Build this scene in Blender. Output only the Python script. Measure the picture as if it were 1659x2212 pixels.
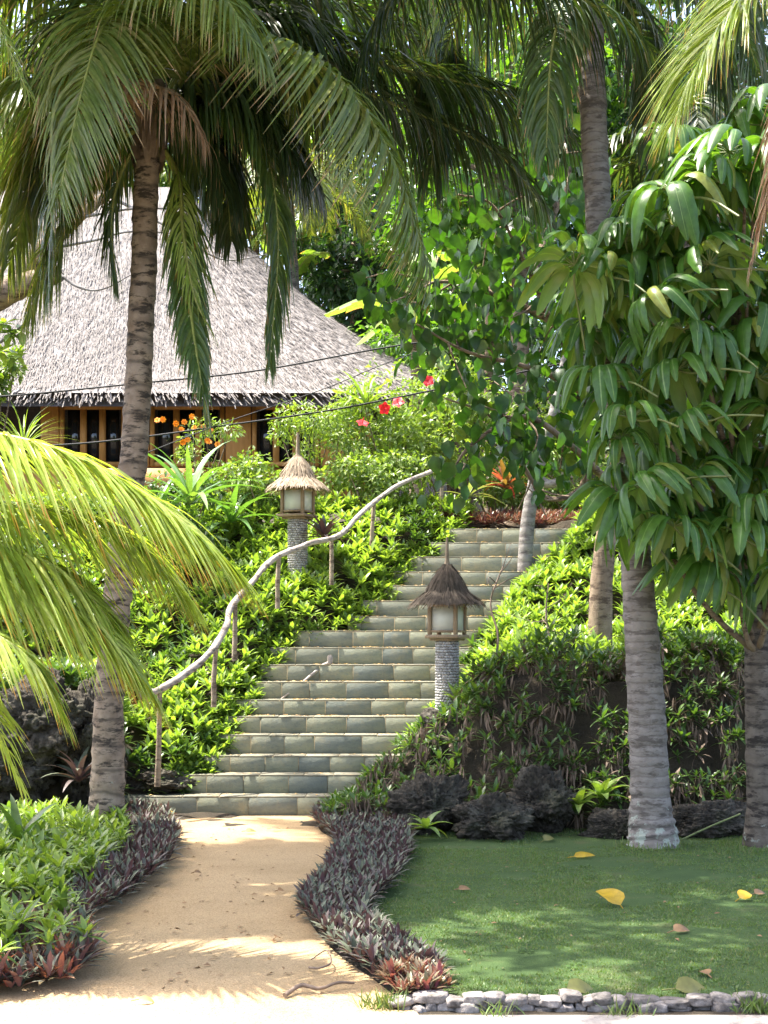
import bpy, math, random
import numpy as np
from mathutils import Vector, noise as mnoise
R = math.radians
rng = np.random.default_rng(7)
random.seed(7)
S = bpy.context.scene
for _o in list(bpy.data.objects): bpy.data.objects.remove(_o)

# ------------------------------------------------------------------ camera, light, exposure
F, CU, HV, EYE = 3070.0, 829.5, 1379.0, 1.6       # focal length, centre column, horizon row (of a 1659 x 2212 picture), eye height
cam = bpy.data.cameras.new('Camera'); camo = bpy.data.objects.new('Camera', cam); S.collection.objects.link(camo)
camo.location = (0, 0, EYE); camo.rotation_euler = (R(90), 0, 0)
cam.sensor_fit = 'VERTICAL'; cam.sensor_height = 24.0; cam.lens = 24.0*F/2212
cam.shift_y = (HV-1106)/2212; cam.clip_start = 0.05; cam.clip_end = 800
S.camera = camo
SUN = np.array([-.36, .13, .92]); SUN /= np.linalg.norm(SUN)
sun = bpy.data.lights.new('Sun', 'SUN'); suno = bpy.data.objects.new('Sun', sun); S.collection.objects.link(suno)
sun.energy = 3.2; sun.angle = R(.55); sun.color = (1, .95, .86)
suno.rotation_euler = Vector(-SUN).to_track_quat('-Z', 'Y').to_euler()
W = bpy.data.worlds.new('World'); S.world = W; W.use_nodes = True
wn = W.node_tree; sky = wn.nodes.new('ShaderNodeTexSky'); sky.sky_type = 'NISHITA'; sky.sun_disc = False
sky.sun_elevation = math.asin(SUN[2]); sky.sun_rotation = math.atan2(SUN[0], SUN[1]); sky.dust_density = 4.0; sky.ozone_density = 0.0; sky.air_density = .8
bg = wn.nodes['Background']; wn.links.new(sky.outputs[0], bg.inputs[0]); bg.inputs[1].default_value = .15
S.view_settings.view_transform = 'Standard'; S.view_settings.look = 'None'; S.view_settings.gamma = 1
S.view_settings.exposure = 2.4
S.cycles.max_bounces = 8; S.cycles.diffuse_bounces = 4; S.cycles.transmission_bounces = 6; S.cycles.glossy_bounces = 2

def P(u, v, Y):
    return np.array([(u-CU)/F*Y, Y, EYE+(HV-v)/F*Y])
def Gd(u, v, z=0.0):
    Y = F*(EYE-z)/(v-HV); return np.array([(u-CU)/F*Y, Y, z])
def ss(a, b, x):
    t = np.clip((np.asarray(x, float)-a)/(b-a), 0, 1); return t*t*(3-2*t)

# ------------------------------------------------------------------ geometry helpers
class Geo:
    def __init__(s): s.V=[]; s.Q=[]; s.T=[]; s.n=0; s.t=[]
    def add(s, V, Fc, m=0, t=None):
        V = np.asarray(V, float).reshape(-1, 3); Fc = np.asarray(Fc, int)
        s.V.append(V); s.t.append(np.zeros(len(V)) if t is None else np.asarray(t, float).ravel())
        (s.Q if Fc.shape[1] == 4 else s.T).append((Fc+s.n, np.full(len(Fc), m))); s.n += len(V); return s
    def merge(s, g):
        for V in g.V: s.V.append(V)
        for t in g.t: s.t.append(t)
        for A, B in ((s.Q, g.Q), (s.T, g.T)):
            for f, m in B: A.append((f+s.n, m))
        s.n += g.n; return s
    def arrays(s):
        V = np.concatenate(s.V); t = np.concatenate(s.t)
        q = np.concatenate([a for a, _ in s.Q]) if s.Q else np.zeros((0, 4), int)
        tr = np.concatenate([a for a, _ in s.T]) if s.T else np.zeros((0, 3), int)
        m = np.concatenate([b for _, b in s.Q]+[b for _, b in s.T])
        return V, t, q, tr, m

def mesh_of(name, g, mats, origin=(0, 0, 0), smooth=False):
    V, t, q, tr, m = g.arrays(); V = V-np.asarray(origin, float)
    me = bpy.data.meshes.new(name); me.vertices.add(len(V)); me.vertices.foreach_set('co', V.astype(np.float32).ravel())
    li = np.concatenate([q.ravel(), tr.ravel()]).astype(np.int32)
    me.loops.add(len(li)); me.loops.foreach_set('vertex_index', li)
    st = np.concatenate([np.arange(len(q))*4, len(q)*4+np.arange(len(tr))*3]).astype(np.int32)
    me.polygons.add(len(st)); me.polygons.foreach_set('loop_start', st)
    me.polygons.foreach_set('material_index', m.astype(np.int32))
    if smooth: me.polygons.foreach_set('use_smooth', np.ones(len(st), bool))
    me.update(calc_edges=True)
    a = me.attributes.new('t', 'FLOAT', 'POINT'); a.data.foreach_set('value', t.astype(np.float32))
    for x in (mats if isinstance(mats, (list, tuple)) else [mats]): me.materials.append(x)
    return me

ORG = {}
def tag(o, label=None, cat=None, group=None, kind=None):
    for k, v in (('label', label), ('category', cat), ('group', group), ('kind', kind)):
        if v: o[k] = v
    return o
def thing(name, loc, label, cat, group=None):
    o = bpy.data.objects.new(name, None); S.collection.objects.link(o); o.location = [float(x) for x in loc]
    o.empty_display_size = .1; ORG[o.name] = np.asarray(loc, float); return tag(o, label, cat, group)
def part(name, g, mats, parent, smooth=False, label=None):
    og = ORG[parent.name]; me = mesh_of(name, g, mats, og, smooth)
    o = bpy.data.objects.new(name, me); S.collection.objects.link(o); o.parent = parent; ORG[o.name] = og
    if label: o['label'] = label
    return o
def solo(name, g, mats, loc, label=None, cat=None, group=None, kind=None, smooth=False):
    me = mesh_of(name, g, mats, loc, smooth); o = bpy.data.objects.new(name, me); S.collection.objects.link(o)
    o.location = [float(x) for x in loc]; ORG[o.name] = np.asarray(loc, float); return tag(o, label, cat, group, kind)

def nrm(a): return a/np.maximum(np.linalg.norm(a, axis=-1, keepdims=True), 1e-9)
def crom(pts, n):
    p = np.asarray(pts, float); p = np.vstack([2*p[0]-p[1], p, 2*p[-1]-p[-2]])
    k = len(p)-3; s = np.linspace(0, k-1e-6, n); i = s.astype(int); f = (s-i)[:, None]
    a, b, c, d = p[i], p[i+1], p[i+2], p[i+3]
    return .5*((2*b)+(c-a)*f+(2*a-5*b+4*c-d)*f*f+(3*b-a-3*c+d)*f**3)
def tube(g, path, rad, sides=8, m=0, cap=True, wob=0.0):
    path = np.asarray(path, float); n = len(path); rad = np.broadcast_to(np.asarray(rad, float), (n,))
    T = nrm(np.gradient(path, axis=0)); ref = np.array([0, 0, 1.]) if abs(T[0, 2]) < .9 else np.array([1., 0, 0])
    A = np.zeros_like(T); a = ref-T[0]*T[0].dot(ref); A[0] = a/np.linalg.norm(a)
    for i in range(1, n):
        a = A[i-1]-T[i]*T[i].dot(A[i-1]); A[i] = a/np.linalg.norm(a)
    B = np.cross(T, A); th = np.arange(sides)/sides*2*math.pi
    rr = rad[:, None]*(1+wob*rng.normal(size=(n, sides))) if wob else np.repeat(rad[:, None], sides, 1)
    V = path[:, None]+rr[..., None]*(np.cos(th)[None, :, None]*A[:, None]+np.sin(th)[None, :, None]*B[:, None])
    i = np.arange(n-1)[:, None]*sides; j = np.arange(sides)[None]; j2 = (j+1) % sides
    Fq = np.stack([i+j, i+j2, i+sides+j2, i+sides+j], -1).reshape(-1, 4)
    g.add(V.reshape(-1, 3), Fq, m, np.repeat(np.linspace(0, 1, n), sides))
    if cap:
        for r, c in ((0, path[0]), (n-1, path[-1])):
            tri = np.stack([np.arange(sides), (np.arange(sides)+1) % sides, np.full(sides, sides)], 1)
            if r == 0: tri = tri[:, [1, 0, 2]]
            g.add(np.vstack([V[r], c]), tri, m, np.full(sides+1, 0. if r == 0 else 1.))
    return g
def box(g, c, size, rz=0, m=0, bev=0):
    x, y, z = np.asarray(size)/2.; b = min(bev, x*.4, y*.4, z*.4)
    ca, sa = math.cos(rz), math.sin(rz); Rm = np.array([[ca, -sa, 0], [sa, ca, 0], [0, 0, 1]])
    if not b:
        V = np.array([[i*x, j*y, k*z] for k in (-1, 1) for j in (-1, 1) for i in (-1, 1)])
        Fq = [[0, 2, 3, 1], [4, 5, 7, 6], [0, 1, 5, 4], [2, 6, 7, 3], [0, 4, 6, 2], [1, 3, 7, 5]]
        return g.add(V@Rm.T+np.asarray(c), Fq, m)
    def ring(ix, iy, z): return [[-ix, -iy, z], [ix, -iy, z], [ix, iy, z], [-ix, iy, z]]
    def oct(ix, iy, cc, z): return [[-ix+cc, -iy, z], [ix-cc, -iy, z], [ix, -iy+cc, z], [ix, iy-cc, z], [ix-cc, iy, z], [-ix+cc, iy, z], [-ix, iy-cc, z], [-ix, -iy+cc, z]]
    V = np.array(oct(x-b, y-b, b*.5, -z)+oct(x, y, b, -z+b)+oct(x, y, b, z-b)+oct(x-b, y-b, b*.5, z))
    Fq = [[r*8+i, r*8+(i+1) % 8, (r+1)*8+(i+1) % 8, (r+1)*8+i] for r in range(3) for i in range(8)]
    Fq += [[24, 25, 26, 27], [24, 27, 28, 31], [28, 29, 30, 31], [3, 2, 1, 0], [7, 4, 3, 0], [7, 6, 5, 4]]
    return g.add(V@Rm.T+np.asarray(c), Fq, m)
def lathe(g, prof, c, sides=20, m=0):
    prof = np.asarray(prof, float); n = len(prof); th = np.arange(sides)/sides*2*math.pi
    V = np.stack([prof[:, None, 0]*np.cos(th), prof[:, None, 0]*np.sin(th), np.repeat(prof[:, 1:2], sides, 1)], -1)+np.asarray(c)
    i = np.arange(n-1)[:, None]*sides; j = np.arange(sides)[None]; j2 = (j+1) % sides
    return g.add(V.reshape(-1, 3), np.stack([i+j, i+j2, i+sides+j2, i+sides+j], -1).reshape(-1, 4), m)

# leaf template: along +Y, width X, normal +Z; three verts a section
def leafT(segs=4, prof=None, fold=.25, curl=0.0, wave=0.0):
    s = np.linspace(0, 1, segs+1); w = np.array([prof(x) for x in s]); w[-1] = max(w[-1], 1e-3)
    ang = curl*s; y = np.concatenate([[0], np.cumsum(np.cos((ang[1:]+ang[:-1])/2))/segs]); z = -np.concatenate([[0], np.cumsum(np.sin((ang[1:]+ang[:-1])/2))/segs])
    V = []; t = []
    for k in range(segs+1):
        wv = wave*math.sin(k*2.4)
        V += [[-w[k], y[k], z[k], fold*w[k]+wv*w[k]], [0, y[k], z[k], 0], [w[k], y[k], z[k], fold*w[k]-wv*w[k]]]; t += [s[k]]*3
    Fq = []
    for k in range(segs):
        a = k*3; Fq += [[a, a+1, a+4, a+3], [a+1, a+2, a+5, a+4]]
    return np.array(V), np.array(Fq), np.array(t)
lanc = lambda x: .5*math.sin(math.pi*min(1, .12+.88*x))**.8*(1 if x < 1 else 0)
ovate = lambda x: .5*(math.sin(math.pi*x**.62)**.75 if 0 < x < 1 else (.06 if x <= 0 else 0))
strap = lambda x: .5*min(1, .55+2*x)*(1-max(0, x-.45)/.55)**.7 if x < 1 else 0
LANC = leafT(4, lanc, .3, .5); OVATE = leafT(4, ovate, .18, .5, .06); OVATE_S = leafT(2, ovate, .25, .4); STRAP = leafT(7, strap, .35, 1.1)

def inst(g, tpl, pos, d, n, L, Wd, m=0):
    """copies of a leaf template: base pos, direction d, normal n, length L, width Wd (arrays)"""
    V, Fq, t = tpl; pos = np.asarray(pos, float); k = len(pos)
    d = nrm(np.asarray(d, float)); n = np.asarray(n, float); X = nrm(np.cross(d, n)); n = np.cross(X, d)
    L = np.broadcast_to(L, (k,)); Wd = np.broadcast_to(Wd, (k,))
    U = pos[:, None]+V[None, :, 0:1]*(X*Wd[:, None])[:, None]+V[None, :, 1:2]*(d*L[:, None])[:, None]+V[None, :, 2:3]*(n*L[:, None])[:, None]+V[None, :, 3:4]*(n*Wd[:, None])[:, None]
    # thickness/fold term scales with width for the V part
    Ff = (Fq[None]+(np.arange(k)*len(V))[:, None, None]).reshape(-1, Fq.shape[1])
    return g.add(U.reshape(-1, 3), Ff, m, np.tile(t, k))
def rdir(n, zlo=-1, zhi=1):
    z = rng.uniform(zlo, zhi, n); a = rng.uniform(0, 2*math.pi, n); r = np.sqrt(np.maximum(0, 1-z*z)); return np.stack([r*np.cos(a), r*np.sin(a), z], 1)

def rosettes(g, pos, size, nl=9, el=(25, 75), tpl=LANC, wr=.3, m=0, up=None):
    """leafy rosettes: every one a whorl of leaves, inner leaves more upright"""
    pos = np.asarray(pos, float); k = len(pos); size = np.broadcast_to(size, (k,))
    a = (np.arange(nl)*2.399)[None]+rng.uniform(0, 6.28, (k, 1))+rng.normal(0, .25, (k, nl))
    e = np.radians(np.linspace(el[0], el[1], nl)[None]+rng.normal(0, 9, (k, nl)))
    d = np.stack([np.cos(e)*np.cos(a), np.cos(e)*np.sin(a), np.sin(e)], -1)
    n = np.stack([-np.sin(e)*np.cos(a), -np.sin(e)*np.sin(a), np.cos(e)], -1)
    if up is not None: d = nrm(d+.45*up[:, None]); 
    L = size[:, None]*rng.uniform(.75, 1.15, (k, nl))
    p = np.repeat(pos[:, None], nl, 1)+d*.01
    inst(g, tpl, p.reshape(-1, 3), d.reshape(-1, 3), n.reshape(-1, 3), L.ravel(), (L*wr).ravel(), m)
    return g
def blob_leaves(g, c, rad, n, size, tpl=OVATE_S, wr=.5, droop=.4, m=0, shell=.5):
    c = np.asarray(c, float); q = rdir(n); r = (shell+(1-shell)*rng.random(n)**.5)[:, None]*rng.uniform(.7, 1.08, (n, 1))
    p = c+q*r*np.asarray(rad); d = nrm(q*.8+rdir(n)*.8+[0, 0, -droop]); nn = nrm(rdir(n)*.7+q*.4+[0, 0, .9])
    L = size*rng.uniform(.6, 1.2, n); return inst(g, tpl, p, d, nn, L, L*wr, m)

# ------------------------------------------------------------------ materials
def newmat(name):
    m = bpy.data.materials.new(name); m.use_nodes = True; nt = m.node_tree; nt.nodes.clear()
    out = nt.nodes.new('ShaderNodeOutputMaterial'); b = nt.nodes.new('ShaderNodeBsdfPrincipled'); nt.links.new(b.outputs[0], out.inputs[0])
    return m, nt, b, out
def N(nt, typ, **kw):
    n = nt.nodes.new(typ)
    for k, v in kw.items():
        if k.startswith('i_'): n.inputs[k[2:].replace('_', ' ')].default_value = v
        else: setattr(n, k, v)
    return n
def rgba(c): return (c[0], c[1], c[2], 1)
def ramp(nt, src, stops, interp='LINEAR'):
    r = nt.nodes.new('ShaderNodeValToRGB'); r.color_ramp.interpolation = interp; e = r.color_ramp.elements
    while len(e) < len(stops): e.new(.5)
    for k, (p, c) in enumerate(stops): e[k].position = p; e[k].color = rgba(c)
    nt.links.new(src, r.inputs[0]); return r.outputs[0]
def mixc(nt, fac, a, b, mode='MIX'):
    n = nt.nodes.new('ShaderNodeMix'); n.data_type = 'RGBA'; n.blend_type = mode
    for sock, v in ((n.inputs[0], fac), (n.inputs[6], a), (n.inputs[7], b)):
        if isinstance(v, (int, float)): sock.default_value = v
        elif isinstance(v, tuple): sock.default_value = rgba(v)
        else: nt.links.new(v, sock)
    return n.outputs[2]
def coords(nt, scale=(1, 1, 1)):
    tc = nt.nodes.new('ShaderNodeTexCoord'); mp = nt.nodes.new('ShaderNodeMapping'); mp.inputs['Scale'].default_value = scale
    nt.links.new(tc.outputs['Object'], mp.inputs[0]); return mp.outputs[0]
def nz(nt, vec, scale, detail=4, rough=.6):
    n = N(nt, 'ShaderNodeTexNoise', i_Scale=scale, i_Detail=detail, i_Roughness=rough); nt.links.new(vec, n.inputs['Vector']); return n.outputs[0]
def bump(nt, b, h, strength=.5, dist=.02):
    n = N(nt, 'ShaderNodeBump', i_Strength=strength, i_Distance=dist); nt.links.new(h, n.inputs['Height']); nt.links.new(n.outputs[0], b.inputs['Normal'])

def leaf_mat(name, cols, trans=.35, rough=.42, tip=None, tip0=.75, under=None, tcol=None, spec=.5, tstops=None):
    m, nt, b, out = newmat(name)
    geo = nt.nodes.new('ShaderNodeNewGeometry'); ri = geo.outputs['Random Per Island']
    col = ramp(nt, ri, [(i/max(1, len(cols)-1), c) for i, c in enumerate(cols)])
    at = N(nt, 'ShaderNodeAttribute', attribute_name='t')
    if tip:
        w = N(nt, 'ShaderNodeTexWhiteNoise', noise_dimensions='1D'); nt.links.new(ri, w.inputs['W'])
        sh = N(nt, 'ShaderNodeMath', operation='MULTIPLY_ADD'); sh.inputs[1].default_value = .3; sh.inputs[2].default_value = -.15; nt.links.new(w.outputs[0], sh.inputs[0])
        ad = N(nt, 'ShaderNodeMath', operation='ADD'); nt.links.new(sh.outputs[0], ad.inputs[0]); nt.links.new(at.outputs['Fac'], ad.inputs[1])
        mr = N(nt, 'ShaderNodeMapRange'); mr.inputs[1].default_value = tip0; mr.inputs[2].default_value = min(1.0, tip0+.14); nt.links.new(ad.outputs[0], mr.inputs[0])
        col = mixc(nt, mr.outputs[0], col, tip)
    nv = nz(nt, coords(nt), 22, 2)
    hs = N(nt, 'ShaderNodeHueSaturation'); nt.links.new(col, hs.inputs['Color'])
    mv = N(nt, 'ShaderNodeMapRange'); mv.inputs[1].default_value = .3; mv.inputs[2].default_value = .7; mv.inputs[3].default_value = .78; mv.inputs[4].default_value = 1.22
    nt.links.new(nv, mv.inputs[0]); nt.links.new(mv.outputs[0], hs.inputs['Value']); col = hs.outputs[0]
    top = col
    if under: col = mixc(nt, geo.outputs['Backfacing'], col, under)
    nt.links.new(col, b.inputs['Base Color']); b.inputs['Roughness'].default_value = rough; b.inputs['Specular IOR Level'].default_value = spec
    if trans:
        tr = nt.nodes.new('ShaderNodeBsdfTranslucent'); mx = nt.nodes.new('ShaderNodeMixShader'); mx.inputs[0].default_value = trans
        tc = mixc(nt, 1.0, top, tcol or (1.6, 1.5, .5), 'MULTIPLY'); nt.links.new(tc, tr.inputs[0])
        nt.links.new(b.outputs[0], mx.inputs[1]); nt.links.new(tr.outputs[0], mx.inputs[2]); nt.links.new(mx.outputs[0], out.inputs[0])
    return m
M = {}
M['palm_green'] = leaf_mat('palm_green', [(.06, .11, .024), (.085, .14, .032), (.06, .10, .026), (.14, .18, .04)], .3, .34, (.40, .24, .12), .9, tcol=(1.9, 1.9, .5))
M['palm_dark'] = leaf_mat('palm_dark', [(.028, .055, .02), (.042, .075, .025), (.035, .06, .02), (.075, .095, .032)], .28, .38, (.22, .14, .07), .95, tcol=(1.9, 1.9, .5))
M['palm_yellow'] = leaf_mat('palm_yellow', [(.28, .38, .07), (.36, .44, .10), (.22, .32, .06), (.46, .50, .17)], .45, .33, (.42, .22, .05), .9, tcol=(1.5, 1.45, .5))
M['palm_mix'] = leaf_mat('palm_mix', [(.095, .145, .03), (.14, .19, .04), (.15, .20, .045), (.21, .22, .07)], .34, .31, (.40, .27, .15), .9, tcol=(1.8, 1.7, .5))  # greens lightened for fronds in bright sun; that light is in the colour
M['palm_dry'] = leaf_mat('palm_dry', [(.30, .17, .09), (.42, .27, .17), (.25, .14, .07), (.45, .34, .24)], .2, .6, tcol=(1.3, 1.1, .8))
M['rachis'] = leaf_mat('rachis', [(.20, .22, .05), (.24, .26, .06)], 0, .45)
M['rachis_dry'] = leaf_mat('rachis_dry', [(.25, .15, .08), (.3, .18, .1)], 0, .6)
M['umbrella'] = leaf_mat('umbrella', [(.05, .125, .018), (.065, .15, .022), (.055, .135, .02), (.10, .195, .03), (.06, .14, .02), (.05, .12, .018), (.085, .17, .03), (.055, .13, .02), (.065, .15, .022), (.05, .12, .02), (.22, .24, .04)], .32, .36, (.2, .3, .1), .84, under=(.24, .35, .09), tcol=(1.8, 1.9, .4))
M['petiole'] = leaf_mat('petiole', [(.12, .17, .05), (.16, .18, .06)], 0, .5)
M['dark_leaf'] = leaf_mat('dark_leaf', [(.022, .06, .014), (.032, .08, .018), (.028, .07, .016), (.05, .10, .022), (.03, .07, .018), (.03, .075, .018), (.035, .08, .018), (.03, .07, .018), (.024, .06, .018), (.10, .13, .03)], .35, .35, tcol=(2.2, 2.6, .4))
M['bank_green'] = leaf_mat('bank_green', [(.16, .25, .06), (.21, .31, .075), (.27, .36, .09), (.18, .28, .065)], .38, .36, tcol=(1.5, 1.6, .4))
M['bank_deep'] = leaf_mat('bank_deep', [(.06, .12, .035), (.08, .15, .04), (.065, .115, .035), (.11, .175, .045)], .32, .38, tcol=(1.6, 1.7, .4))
M['lime'] = leaf_mat('lime', [(.2, .29, .06), (.27, .35, .075), (.15, .24, .05), (.11, .17, .045)], .36, .4, tcol=(1.4, 1.5, .4))
M['shrub'] = leaf_mat('shrub', [(.13, .21, .055), (.18, .27, .065), (.23, .31, .08), (.15, .24, .055), (.28, .33, .1)], .36, .4, tcol=(1.5, 1.6, .4))
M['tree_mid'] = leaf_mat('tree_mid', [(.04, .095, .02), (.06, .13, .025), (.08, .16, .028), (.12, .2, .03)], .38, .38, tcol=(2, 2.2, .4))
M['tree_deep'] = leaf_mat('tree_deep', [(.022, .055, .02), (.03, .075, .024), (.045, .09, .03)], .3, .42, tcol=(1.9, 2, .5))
M['purple'] = leaf_mat('purple', [(.095, .115, .075), (.12, .14, .09), (.10, .10, .08), (.12, .09, .085)], .1, .5, under=(.14, .075, .08), tcol=(1.4, .8, .8), spec=.25)
M['redleaf'] = leaf_mat('redleaf', [(.24, .12, .08), (.18, .15, .08), (.30, .17, .11), (.15, .15, .07)], .3, .42, under=(.24, .08, .08), tcol=(1.4, .8, .5))
M['pinktip'] = leaf_mat('pinktip', [(.17, .13, .075), (.15, .15, .075), (.22, .11, .085), (.12, .12, .06)], .25, .42, under=(.22, .06, .08), tcol=(1.3, .8, .6))
M['cordyline'] = leaf_mat('cordyline', [(.2, .04, .045), (.16, .1, .04), (.24, .13, .05), (.3, .03, .08)], .35, .35)
M['strap'] = leaf_mat('strap', [(.09, .19, .06), (.13, .24, .075), (.10, .19, .06), (.2, .28, .1)], .28, .3, tcol=(1.5, 1.7, .4))
M['banana'] = leaf_mat('banana', [(.14, .26, .05), (.18, .3, .06), (.22, .3, .08)], .4, .35, (.35, .22, .1), .95)
M['variegated'] = leaf_mat('variegated', [(.16, .24, .1), (.3, .34, .16), (.22, .3, .12)], .2, .4)
M['drystem'] = leaf_mat('drystem', [(.13, .085, .055), (.22, .16, .115), (.09, .06, .04)], .1, .8, tcol=(1, .9, .8))
M['grassblade'] = leaf_mat('grassblade', [(.085, .15, .035), (.11, .18, .042), (.125, .185, .048), (.17, .175, .068), (.095, .16, .036)], .3, .5, tcol=(1.5, 1.6, .5))
M['litter'] = leaf_mat('litter', [(.42, .27, .08), (.34, .19, .07), (.5, .36, .13), (.25, .13, .06)], .1, .7)
M['yellow_leaf'] = leaf_mat('yellow_leaf', [(.55, .36, .02), (.5, .32, .03)], .25, .4, tcol=(1.1, 1, .6))
M['brown_leaf'] = leaf_mat('brown_leaf', [(.18, .10, .045), (.25, .15, .07)], .1, .6)
M['olive_leaf'] = leaf_mat('olive_leaf', [(.17, .16, .04), (.12, .13, .035)], .2, .5)
M['red_petal'] = leaf_mat('red_petal', [(.75, .03, .04), (.65, .02, .03)], .25, .5, tcol=(1.1, .6, .6))
M['orange_petal'] = leaf_mat('orange_petal', [(.85, .28, .01), (.9, .36, .01)], .2, .5, tcol=(1.1, .9, .5))
M['pink_petal'] = leaf_mat('pink_petal', [(.8, .12, .25), (.7, .08, .2)], .25, .5, tcol=(1, .7, .7))
M['thatch'] = leaf_mat('thatch', [(.19, .172, .157), (.215, .195, .18), (.17, .154, .14), (.24, .22, .204), (.145, .13, .117), (.20, .182, .167)], .05, .85, spec=.15, tcol=(1, .95, .85))
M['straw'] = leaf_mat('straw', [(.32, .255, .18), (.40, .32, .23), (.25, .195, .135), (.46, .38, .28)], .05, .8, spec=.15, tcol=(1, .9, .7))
M['straw_shaded'] = leaf_mat('straw_shaded', [(.09, .072, .055), (.125, .10, .076), (.06, .05, .038)], .05, .85, spec=.15, tcol=(1, .9, .7))  # darker copy of straw; the right lantern's shade put into its colour

def bark_mat(name, base, dark, pale, rings=0, lichen=None, lich_h=1.0):
    m, nt, b, out = newmat(name); v = coords(nt); vs = coords(nt, (1, 1, 3.2))
    c = mixc(nt, ramp(nt, nz(nt, v, 9, 5), [(.38, (0, 0, 0)), (.62, (1, 1, 1))]), base, pale)
    c = mixc(nt, ramp(nt, nz(nt, vs, 6, 5, .7), [(.5, (0, 0, 0)), (.6, (1, 1, 1))]), c, dark)
    h = nz(nt, vs, 40, 5, .7)
    if rings:
        wv = N(nt, 'ShaderNodeTexWave', wave_type='BANDS', bands_direction='Z', i_Scale=rings, i_Distortion=2.5, i_Detail=3.0); wv.inputs['Detail Scale'].default_value = 2.0
        nt.links.new(v, wv.inputs['Vector']); rg = ramp(nt, wv.outputs[1], [(.0, (.8, .8, .8)), (.08, (.15, .15, .15)), (.2, (0, 0, 0))])
        c = mixc(nt, mixc(nt, .75, (0, 0, 0), rg), c, dark)
        h = mixc(nt, .45, h, wv.outputs[1])
    if lichen:
        sx = nt.nodes.new('ShaderNodeSeparateXYZ'); nt.links.new(v, sx.inputs[0])
        mr = N(nt, 'ShaderNodeMapRange'); mr.inputs[1].default_value = lich_h; mr.inputs[2].default_value = 0; mr.inputs[3].default_value = -.3; mr.inputs[4].default_value = .07; nt.links.new(sx.outputs[2], mr.inputs[0])
        ad = N(nt, 'ShaderNodeMath', operation='ADD'); nt.links.new(nz(nt, v, 11, 4, .65), ad.inputs[0]); nt.links.new(mr.outputs[0], ad.inputs[1])
        c = mixc(nt, ramp(nt, ad.outputs[0], [(.56, (0, 0, 0)), (.62, (1, 1, 1))]), c, lichen)
    nt.links.new(c, b.inputs['Base Color']); b.inputs['Roughness'].default_value = .9; b.inputs['Specular IOR Level'].default_value = .2
    bump(nt, b, h, .8, .015); return m
M['bark_palm'] = bark_mat('bark_palm', (.22, .165, .12), (.055, .045, .036), (.33, .26, .195), 1.6, (.33, .35, .29), 1.0)
M['bark_grey'] = bark_mat('bark_grey', (.22, .19, .162), (.125, .105, .09), (.29, .255, .225), 4.0, (.36, .385, .32), .9)
M['bark_dark'] = bark_mat('bark_dark', (.11, .09, .07), (.04, .033, .028), (.18, .15, .12), 2.0, (.3, .32, .27), .5)
M['bark_brown'] = bark_mat('bark_brown', (.22, .16, .11), (.10, .07, .05), (.3, .23, .16))
M['bark_pale'] = bark_mat('bark_pale', (.2, .185, .17), (.12, .105, .1), (.26, .245, .225), 3.0)
M['driftwood'] = bark_mat('driftwood', (.40, .34, .29), (.20, .165, .14), (.52, .46, .40))
M['postwood'] = bark_mat('postwood', (.33, .26, .18), (.15, .11, .08), (.42, .34, .25))

def simple(name, stops, scale=8, rough=.7, bs=.4, bd=.01, stretch=(1, 1, 1), bscale=60, spec=.3, island=0.0):
    m, nt, b, out = newmat(name); v = coords(nt, stretch); c = ramp(nt, nz(nt, v, scale, 6, .65), stops)
    if island:
        geo = nt.nodes.new('ShaderNodeNewGeometry'); hs = N(nt, 'ShaderNodeHueSaturation'); mr = N(nt, 'ShaderNodeMapRange'); mr.inputs[3].default_value = 1-island; mr.inputs[4].default_value = 1+island
        nt.links.new(geo.outputs['Random Per Island'], mr.inputs[0]); nt.links.new(mr.outputs[0], hs.inputs['Value']); nt.links.new(c, hs.inputs['Color']); c = hs.outputs[0]
    nt.links.new(c, b.inputs['Base Color']); b.inputs['Roughness'].default_value = rough; b.inputs['Specular IOR Level'].default_value = spec
    bump(nt, b, nz(nt, v, bscale, 5, .7), bs, bd); return m
M['soil'] = simple('soil', [(.3, (.035, .028, .02)), (.6, (.07, .055, .035)), (.8, (.06, .07, .03))], 3, .95, .8, .05)
M['lawn'] = simple('lawn', [(.3, (.045, .085, .022)), (.55, (.065, .115, .03)), (.75, (.12, .12, .05))], 2.2, .95, .9, .02, bscale=150)
M['sand'] = None
def sand():
    m, nt, b, out = newmat('sand'); v = coords(nt)
    c = ramp(nt, nz(nt, v, 1.3, 5), [(.3, (.335, .245, .14)), (.7, (.42, .315, .19))])
    vo = N(nt, 'ShaderNodeTexVoronoi', i_Scale=170.0); nt.links.new(v, vo.inputs['Vector'])
    sp = ramp(nt, vo.outputs['Color'], [(.0, (.5, .42, .33)), (.35, (.9, .87, .82)), (1, (1.25, 1.2, 1.1))])
    c = mixc(nt, 1.0, c, sp, 'MULTIPLY')
    c = mixc(nt, ramp(nt, nz(nt, v, 5, 6, .7), [(.58, (0, 0, 0)), (.75, (.35, .35, .35))]), c, (.24, .17, .09))
    nt.links.new(c, b.inputs['Base Color']); b.inputs['Roughness'].default_value = .9; b.inputs['Specular IOR Level'].default_value = .2
    bump(nt, b, vo.outputs['Distance'], .5, .004); return m
M['sand'] = sand()
M['gravel'] = simple('gravel', [(.3, (.26, .23, .2)), (.6, (.42, .38, .34)), (.8, (.3, .3, .22))], 30, .95, .9, .01, bscale=120)
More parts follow.
